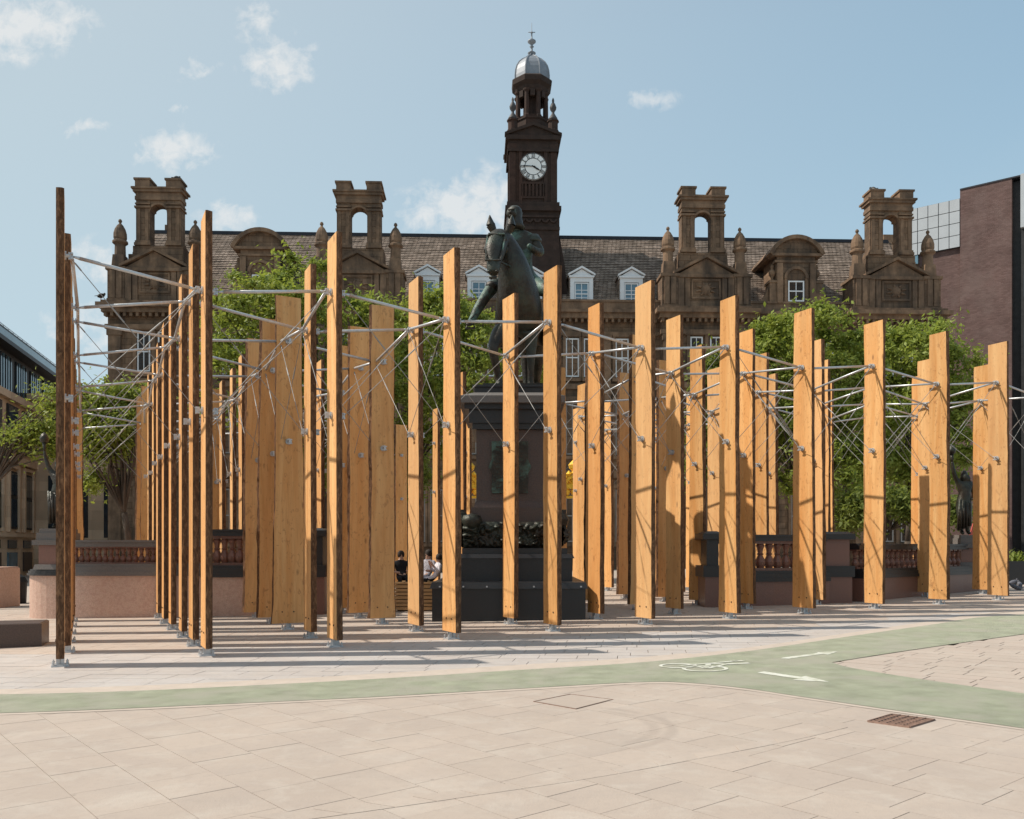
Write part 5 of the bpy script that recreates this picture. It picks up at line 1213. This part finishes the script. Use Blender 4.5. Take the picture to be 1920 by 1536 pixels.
# ------------------------------------------------------------------ trees
def tree(name, trunk_xy, blobs, v, nleaf, seed, label, leafmat='leaf', size=.17, trunk_r=.2, dep=1.0):
    nleaf = int(nleaf * 1.45); size *= .80
    r = np.random.RandomState(seed); rr = random.Random(seed)
    x0 = ppx(trunk_xy[0], v); g = gz(x0) - .1
    e = empty(name, (x0, v, g), 0, label=label, cat='tree', group='leafy street trees round the square')
    C_ = []
    for (bx, by, rx, ry) in blobs:
        c = A(bx, by, v); C_.append((c.x - x0, rr.uniform(-.6, .6) * dep, c.z - g, rx / F * v, ry / F * v))
    wts = np.array([c[3] * c[4] for c in C_]); wts /= wts.sum()
    # clumps scattered in each blob
    cl = []
    for c, w_ in zip(C_, wts):
        for k in range(max(6, int(210 * w_))):
            d = r.normal(size=3); d /= np.linalg.norm(d); q = r.uniform(.35, 1.0) ** .5
            cl.append((c[0] + d[0] * q * c[3], c[1] + d[1] * q * min(c[3], 2.4) * dep, c[2] + d[2] * q * c[4], r.uniform(.35, .85)))
    cl = np.array(cl); n = nleaf
    ci = r.randint(0, len(cl), n); d = r.normal(size=(n, 3)); d /= np.linalg.norm(d, axis=1)[:, None]
    rad = cl[ci, 3:4] * np.abs(r.normal(size=(n, 1))) * .62
    pos = cl[ci, :3] + d * rad * np.array([1.25, 1.25, .75])
    nr = r.normal(size=(n, 3)) * .9 + np.array([0, 0, .8]) + d * .6; nr /= np.linalg.norm(nr, axis=1)[:, None]
    u = np.cross(nr, r.normal(size=(n, 3))); u /= np.linalg.norm(u, axis=1)[:, None]; w2 = np.cross(nr, u)
    s = size * r.uniform(.6, 1.25, (n, 1))
    V = np.empty((n, 4, 3)); V[:, 0] = pos - u * s * .75; V[:, 1] = pos - w2 * s * .33 + nr * s * .08; V[:, 2] = pos + u * s * .75; V[:, 3] = pos + w2 * s * .33 + nr * s * .08
    me = bpy.data.meshes.new('crown'); me.vertices.add(4 * n); me.vertices.foreach_set('co', V.reshape(-1).astype(np.float32))
    me.loops.add(4 * n); me.loops.foreach_set('vertex_index', np.arange(4 * n, dtype=np.int32)); me.polygons.add(n); me.polygons.foreach_set('loop_start', np.arange(0, 4 * n, 4, dtype=np.int32)); me.polygons.foreach_set('loop_total', np.full(n, 4, dtype=np.int32))
    me.materials.append(M[leafmat]); me.update(calc_edges=True)
    o = bpy.data.objects.new('crown', me); link(o, e)
    b = MB(); zt = min(c[2] for c in C_); cm = C_[int(np.argmax(wts))]; top = Vector((cm[0] * .4, 0, max(zt * .75, 1.6)))
    mid = Vector((top.x * .4, 0, top.z * .5)); b.tube((0, 0, 0), mid, trunk_r, 10, trunk_r * .8); b.tube(mid, top, trunk_r * .8, 10, trunk_r * .6); b.build('trunk', M['bark_tree'], e, smooth=True)
    b = MB()
    for k in range(0, len(cl), 9):
        tgt = Vector(cl[k, :3]); m1 = top.lerp(tgt, .45) + Vector((rr.uniform(-.3, .3), rr.uniform(-.3, .3), rr.uniform(.1, .5)))
        b.tube(top, m1, trunk_r * .34, 6, trunk_r * .18, False); b.tube(m1, tgt, trunk_r * .18, 5, .012, False)
    b.build('limbs', M['bark_tree'], e, smooth=True, kind='stuff')
tree('plane_tree', (560, 1050), [(520, 570, 110, 75), (470, 640, 95, 110), (620, 640, 120, 100), (560, 520, 60, 50), (440, 720, 80, 100), (560, 760, 120, 90), (690, 600, 60, 50), (660, 760, 90, 80)], 38, 30000, 1, 'broad bright green tree behind the wide fins, left of the monument', size=.21)
tree('plane_tree', (760, 1050), [(790, 640, 80, 80), (860, 600, 55, 60), (760, 720, 100, 90), (880, 700, 80, 70), (820, 560, 40, 30), (780, 840, 60, 70), (900, 640, 40, 60), (1010, 690, 30, 26)], 41, 19000, 2, 'green tree between the left stone pavilion and the horse statue', size=.21)
tree('plane_tree', (1500, 1050), [(1500, 650, 100, 72), (1560, 700, 90, 80), (1440, 720, 70, 90), (1530, 800, 110, 90), (1470, 860, 90, 70), (1580, 900, 70, 80), (1450, 630, 50, 38)], 37, 30000, 3, 'full green tree behind the right fins under the arched dormer', size=.20)
tree('plane_tree', (1700, 1050), [(1700, 670, 90, 70), (1760, 720, 75, 70), (1660, 740, 90, 80), (1720, 820, 110, 80), (1790, 760, 45, 60), (1700, 900, 100, 60), (1660, 640, 60, 40)], 40, 27000, 4, 'green tree in front of the rightmost stone pavilion', size=.21)
tree('small_tree', (255, 1050), [(200, 775, 60, 45), (165, 755, 45, 28), (190, 835, 45, 34), (235, 745, 40, 30), (168, 905, 24, 26), (155, 810, 34, 42), (225, 815, 32, 26)], 29, 9500, 5, 'light green spreading tree behind the leftmost fins', size=.14, trunk_r=.16, dep=.6)
tree('small_tree', (-60, 1050), [(50, 820, 48, 13), (95, 835, 20, 22), (75, 803, 34, 10), (102, 765, 20, 10), (122, 742, 26, 10), (10, 826, 26, 8)], 25, 3000, 6, 'leafy branches of a tree reaching in from the far left', size=.12, trunk_r=.12, dep=.4)
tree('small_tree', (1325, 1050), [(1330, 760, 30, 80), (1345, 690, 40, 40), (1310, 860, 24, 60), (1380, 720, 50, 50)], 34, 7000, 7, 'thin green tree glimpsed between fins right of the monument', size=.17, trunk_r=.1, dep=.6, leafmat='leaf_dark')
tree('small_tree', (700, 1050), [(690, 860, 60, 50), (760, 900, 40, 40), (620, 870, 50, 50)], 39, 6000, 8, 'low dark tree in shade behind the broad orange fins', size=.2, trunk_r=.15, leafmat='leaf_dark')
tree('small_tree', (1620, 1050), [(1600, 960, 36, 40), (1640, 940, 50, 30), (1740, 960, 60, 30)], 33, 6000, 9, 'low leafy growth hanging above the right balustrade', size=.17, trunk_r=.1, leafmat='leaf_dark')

# ------------------------------------------------------------------ gilded doorway frames behind the monument
def gilded(x0, x1, y0, v, label):
    cx = ppx((x0 + x1) / 2, v); e = empty('gilded_frame', (cx, v, gz(cx)), 0, label=label, cat='ornament', group='gilded frames beside the monument')
    wd = (x1 - x0) / F * v; zt = AZ(y0, v) - gz(cx)
    for s_ in (-1, 1):
        b = MB(); b.box(s_ * wd / 2 - .14, s_ * wd / 2 + .14, -.14, .14, 0, zt - 1.6); b.build('post', M['gold'], e)
    b = MB(); b.box(-wd / 2 - .2, wd / 2 + .2, -.18, .18, zt - 1.6, zt - 1.42); b.box(-wd / 2 - .14, wd / 2 + .14, -.12, .12, zt - 2.0, zt - 1.9); b.build('beam', M['gold'], e)
    for k in range(5):
        x_ = -wd / 2 + wd * k / 4; b = MB(); b.lathe([(.0, 0), (.10, .05), (.16, .2), (.10, .34), (.03, .4)], (x_, 0, zt - 1.9 + .0), 8); b.build('boss', M['gold'], e)
    b = MB()
    for r_ in (.48, .34):
        ar = arc(0, zt - 1.42, wd * r_, 0, pi, 14); ar2 = arc(0, zt - 1.42, wd * r_ - .12, 0, pi, 14)
        for k in range(14): b.prism([ar2[k], ar[k], ar[k + 1], ar2[k + 1]], -.1, .1)
    for k in range(7):
        a_ = pi * (k + .5) / 7; b.tube((0, 0, zt - 1.42), (wd * .46 * cos(a_), 0, zt - 1.42 + wd * .46 * sin(a_)), .05, 5); b.lathe([(0, -.14), (.14, 0), (0, .16)], (wd * .42 * cos(a_), -.05, zt - 1.42 + wd * .42 * sin(a_)), 8)
    b.lathe([(.1, 0), (.2, .1), (.24, .25), (.1, .4), (0, .5)], (0, 0, zt - 1.42 + wd * .5), 10)
    b.build('arched_crest', M['gold'], e, kind='stuff')
gilded(1050, 1102, 846, 37, 'gilded arched frame glowing right of the monument pedestal')
gilded(856, 904, 846, 37, 'gilded arched frame half hidden left of the monument pedestal')

# ------------------------------------------------------------------ bench and seated people
vb = 21.6; bx0, bx1 = ppx(742, vb), ppx(862, vb)
bn = empty('timber_bench', ((bx0 + bx1) / 2, vb, gz((bx0 + bx1) / 2)), 0, label='low box bench of horizontal timber slats beside the monument', cat='bench')
bw_ = bx1 - bx0; zt = AZ(1092, vb) - bn.location.z
b = MB(); b.box(-bw_ / 2 + .04, bw_ / 2 - .04, .05, .9, 0, zt - .05); b.build('bench_core', M['iron'], bn)
for k in range(7):
    z0 = .03 + k * (zt - .08) / 7; b = MB(); b.box(-bw_ / 2, bw_ / 2, 0, .05, z0, z0 + (zt - .08) / 7 - .02); b.build('slat', M['bench_wood'], bn)
    b = MB(); b.box(-bw_ / 2 - .04, -bw_ / 2 - .001, .0, .92, z0, z0 + (zt - .08) / 7 - .02); b.build('slat', M['bench_wood'], bn)
for k in range(7): b = MB(); b.box(-bw_ / 2 - .03, bw_ / 2, .0 + k * .135, .0 + k * .135 + .115, zt - .05, zt); b.build('seat_slat', M['bench_wood'], bn)
def seated(x, ytop, v, zs, shirt, label, turn=0.0, hairm='hair', lean=.0, arm_up=False):
    cx = ppx(x, v); e = empty('person', (cx, v, zs), turn, label=label, cat='person'); s = (AZ(ytop, v) - zs) / .92
    def q(a, b_, c, r_, r2=None):
        p = (a * s, b_ * s, c * s, r_ * s); return p if r2 is None else p + (r2 * s,)
    pts = [q(0, 0, .10, .17, .13), q(0, lean * .3, .30, .15, .11), q(0, lean * .6, .50, .175, .115), q(0, lean * .7, .62, .06), q(0, lean, .74, .085, .10), q(0, lean, .84, .075, .09),
           q(.20, lean * .6, .55, .065), q(.27, -.06 + lean, .32, .05), q(.16, -.24 + lean, .30 if not arm_up else .55, .038), q(.10, -.30 + lean, .32 if not arm_up else .68, .03),
           q(-.20, lean * .6, .55, .065), q(-.27, -.08 + lean, .32, .05), q(-.14, -.26 + lean, .26 if not arm_up else .6, .038), q(-.08, -.30 + lean, .27 if not arm_up else .70, .03),
           q(.10, -.2, .10, .09), q(.11, -.45, .10, .07), q(.11, -.47, -.30, .045), q(-.10, -.2, .10, .09), q(-.11, -.45, .10, .07), q(-.11, -.47, -.30, .045)]
    ed = [(0, 1), (1, 2), (2, 3), (3, 4), (4, 5), (2, 6), (6, 7), (7, 8), (8, 9), (2, 10), (10, 11), (11, 12), (12, 13), (0, 14), (14, 15), (15, 16), (0, 17), (17, 18), (18, 19)]
    body = skin('body', pts, ed, M[shirt], e, sub=1); me = body.data; me.materials.append(M['skin_tone']); me.materials.append(M['cloth_black'])
    for p in me.polygons:
        c = p.center
        if c.z > .64 * s or (abs(c.z) > 0 and c.y < (-.19 + lean) * s and c.z > .2 * s): p.material_index = 1
        elif c.z < .12 * s and c.y < -.12 * s: p.material_index = 2
    b = MB(); b.lathe([(.0, .12 * s), (.06 * s, .105 * s), (.10 * s, .05 * s), (.107 * s, -.02 * s), (.095 * s, -.08 * s)], (0, lean * s + .02 * s, .80 * s), 12); b.build('hair', M[hairm], e, smooth=True)
    b = MB(); b.tube((0, (lean - .10) * s, .78 * s), (0, (lean - .125) * s, .755 * s), .012 * s, 6); b.build('nose', M['skin_tone'], e)
zs = gz(-2) + zt
seated(752, 1032, vb + .7, zs, 'cloth_black', 'person in black sitting on the timber bench with head bowed', turn=.3)
seated(803, 1030, vb + .75, zs, 'cloth_check', 'person in patterned shirt sitting in the middle of the bench', turn=-.5)
seated(822, 1038, vb + .35, zs, 'cloth_white', 'person in white shirt on the bench with raised hands', turn=-1.2, arm_up=True)

# ------------------------------------------------------------------ small things
def gbox(name, x0, x1, v, yt, dep, m_, **k):
    X0, X1 = ppx(x0, v), ppx(x1, v); e = empty(name, ((X0 + X1) / 2, v, gz((X0 + X1) / 2) - .03), 0, **k); h = AZ(yt, v) - e.location.z
    b = MB(); b.box(-(X1 - X0) / 2, (X1 - X0) / 2, 0, dep, 0, h * .97); b.build('block', M[m_], e); b = MB(); b.box(-(X1 - X0) / 2 + .015, (X1 - X0) / 2 - .015, .015, dep - .015, h * .97, h, .012); b.build('block_top', M[m_], e); return e
v_ = gd(40, 1217)
gbox('stone_block', -190, 68, v_, 1172, .8, 'granite_brown', label='brown granite block seat at the left edge', cat='stone block')
gbox('stone_block', -60, -6, 25.5, 1064, 1.2, 'granite_pink', label='pink granite block at the far left edge behind the stone seat', cat='stone block')
for o_ in bpy.data.objects:
    if o_.name == 'stone_block': o_.rotation_euler = (0, 0, radians(20)); o_.location.x -= .05
e = empty('litter_bin', (ppx(27, 28), 28, gz(-16)), 0, label='low dark domed bin left of the curved granite wall', cat='bin')
b = MB(); b.lathe([(.34, 0), (.36, .6), (.36, .66)], (0, 0, 0), 16); b.build('bin_body', M['black_paint'], e); b = MB(); b.lathe([(.38, .66), (.38, .7), (.30, .85), (.15, .95), (0, .97)], (0, 0, 0), 16); b.build('bin_lid', M['black_paint'], e)
# street lamp standards half hidden among the trees, red sign and planter at the right
e = empty('red_sign', (ppx(1833, 29), 29, gz(15)), .2, label='red triangular sign by the right torch bearer', cat='sign'); zc = AZ(985, 29) - e.location.z
b = MB(); b.prism([(-.35, zc - .5), (.35, zc - .5), (0.12, zc + .5), (-.02, zc + .5)], 0, .03); b.build('sign_face', M['sign_red'], e); b = MB(); b.tube((0, .06, 0), (0, .06, zc + .3), .03, 6); b.build('post', M['galvanised'], e)
e = empty('planter', (ppx(1925, 31), 31, gz(18)), 0, label='dark planter with pale grassy plant at the right edge', cat='planter'); zp = AZ(1052, 31) - e.location.z
b = MB(); b.box(-.9, 1.2, -.5, .5, 0, zp); b.build('planter_box', M['granite_dark'], e)
r = random.Random(12); b = MB()
for k in range(240):
    a_ = r.uniform(0, 6.28); x_ = r.uniform(-.8, 1.1); y_ = r.uniform(-.4, .4); l = r.uniform(.25, .6); t_ = Vector((x_ + cos(a_) * l * .7, y_ + sin(a_) * l * .7, zp + l * r.uniform(.3, .8)))
    p_ = Vector((x_, y_, zp)); m_ = p_.lerp(t_, .5) + Vector((0, 0, .12)); n_ = Vector((-sin(a_), cos(a_), 0)) * .02
    b.add([p_ - n_, p_ + n_, m_ + n_, m_ - n_, t_], [(0, 1, 2, 3), (3, 2, 4)])
b.build('grass_leaves', M['leaf'], e, kind='stuff')
def bird(x, y, v, label, s=1.0, m_='pigeon_grey', yaw=0.0, group=None, on=None):
    p = A(x, y, v) if on is None else Vector(on); e = empty('bird', p, yaw, label=label, cat='bird', group=group)
    b = MB(); b.lathe([(0, -.16), (.05, -.12), (.075, -.03), (.07, .06), (.04, .13), (.025, .16)], (0, 0, 0), 8)
    b.v = [(z_ * s, y_ * s, (.11 + x_ + z_ * .35) * s) for x_, y_, z_ in b.v]
    b.lathe([(0, -.035 * s), (.035 * s, 0), (.03 * s, .03 * s), (0, .045 * s)], (.16 * s, 0, .20 * s), 8); b.build('body', M[m_], e, smooth=True)
    b = MB(); b.tube((.19 * s, 0, .20 * s), (.225 * s, 0, .19 * s), .009 * s, 5, .002 * s); b.build('beak', M['iron'], e)
    b = MB(); b.add([(-.12 * s, -.03 * s, .06 * s), (-.12 * s, .03 * s, .06 * s), (-.28 * s, .035 * s, .02 * s), (-.28 * s, -.035 * s, .02 * s), (-.12 * s, 0, .09 * s), (-.28 * s, 0, .035 * s)], [(0, 1, 2, 3), (0, 3, 5, 4), (1, 4, 5, 2), (0, 4, 1), (3, 2, 5)]); b.build('tail', M[m_], e)
    for sy in (-.02, .02): b = MB(); b.tube((0, sy * s, 0), (0, sy * s, .07 * s), .006 * s, 4); b.build('leg', M['sign_red'], e)
for k, (x, y) in enumerate(((1898, 1098), (1912, 1102), (1905, 1108), (1922, 1096), (1930, 1104))):
    g_ = G(x, y); bird(x, y, g_.y, ['leftmost grey pigeon at the right edge of the paving', 'grey pigeon second from left at the right edge', 'nearest grey pigeon pecking at the right edge', 'farthest grey pigeon at the right edge by the planter', 'rightmost grey pigeon on the paving'][k], 1.0, yaw=k * 1.3, group='pigeons on the paving', on=g_)
def roofpt(c, xo, y_, z_):
    X_ = c + xo; return (cos(TB) * X_ - sin(TB) * y_, D0 + sin(TB) * X_ + cos(TB) * y_, z_)
bird(0, 0, 0, 'bird perched upright on the right stack of the leftmost chimney', 2.2, 'bronze', 1.4, on=roofpt(PAVC[0], 1.05, .5, 26.56), group='birds on the chimneys')
bird(0, 0, 0, 'bird perched on the left stack of the rightmost chimney', 2.2, 'bronze', 1.7, on=roofpt(PAVC[3], -1.1, .5, 26.56), group='birds on the chimneys')
bird(0, 0, 0, 'bird resting between the stacks of the third chimney', 1.8, 'bronze', 2.6, on=roofpt(PAVC[2], -.25, .6, 25.95), group='birds on the chimneys')
bird(0, 0, 0, 'bird standing at the left end of the main cornice', 2.2, 'bronze', 1.4, on=roofpt(PAVC[0], -3.3, -1.2, 18.01), group='birds on the chimneys')
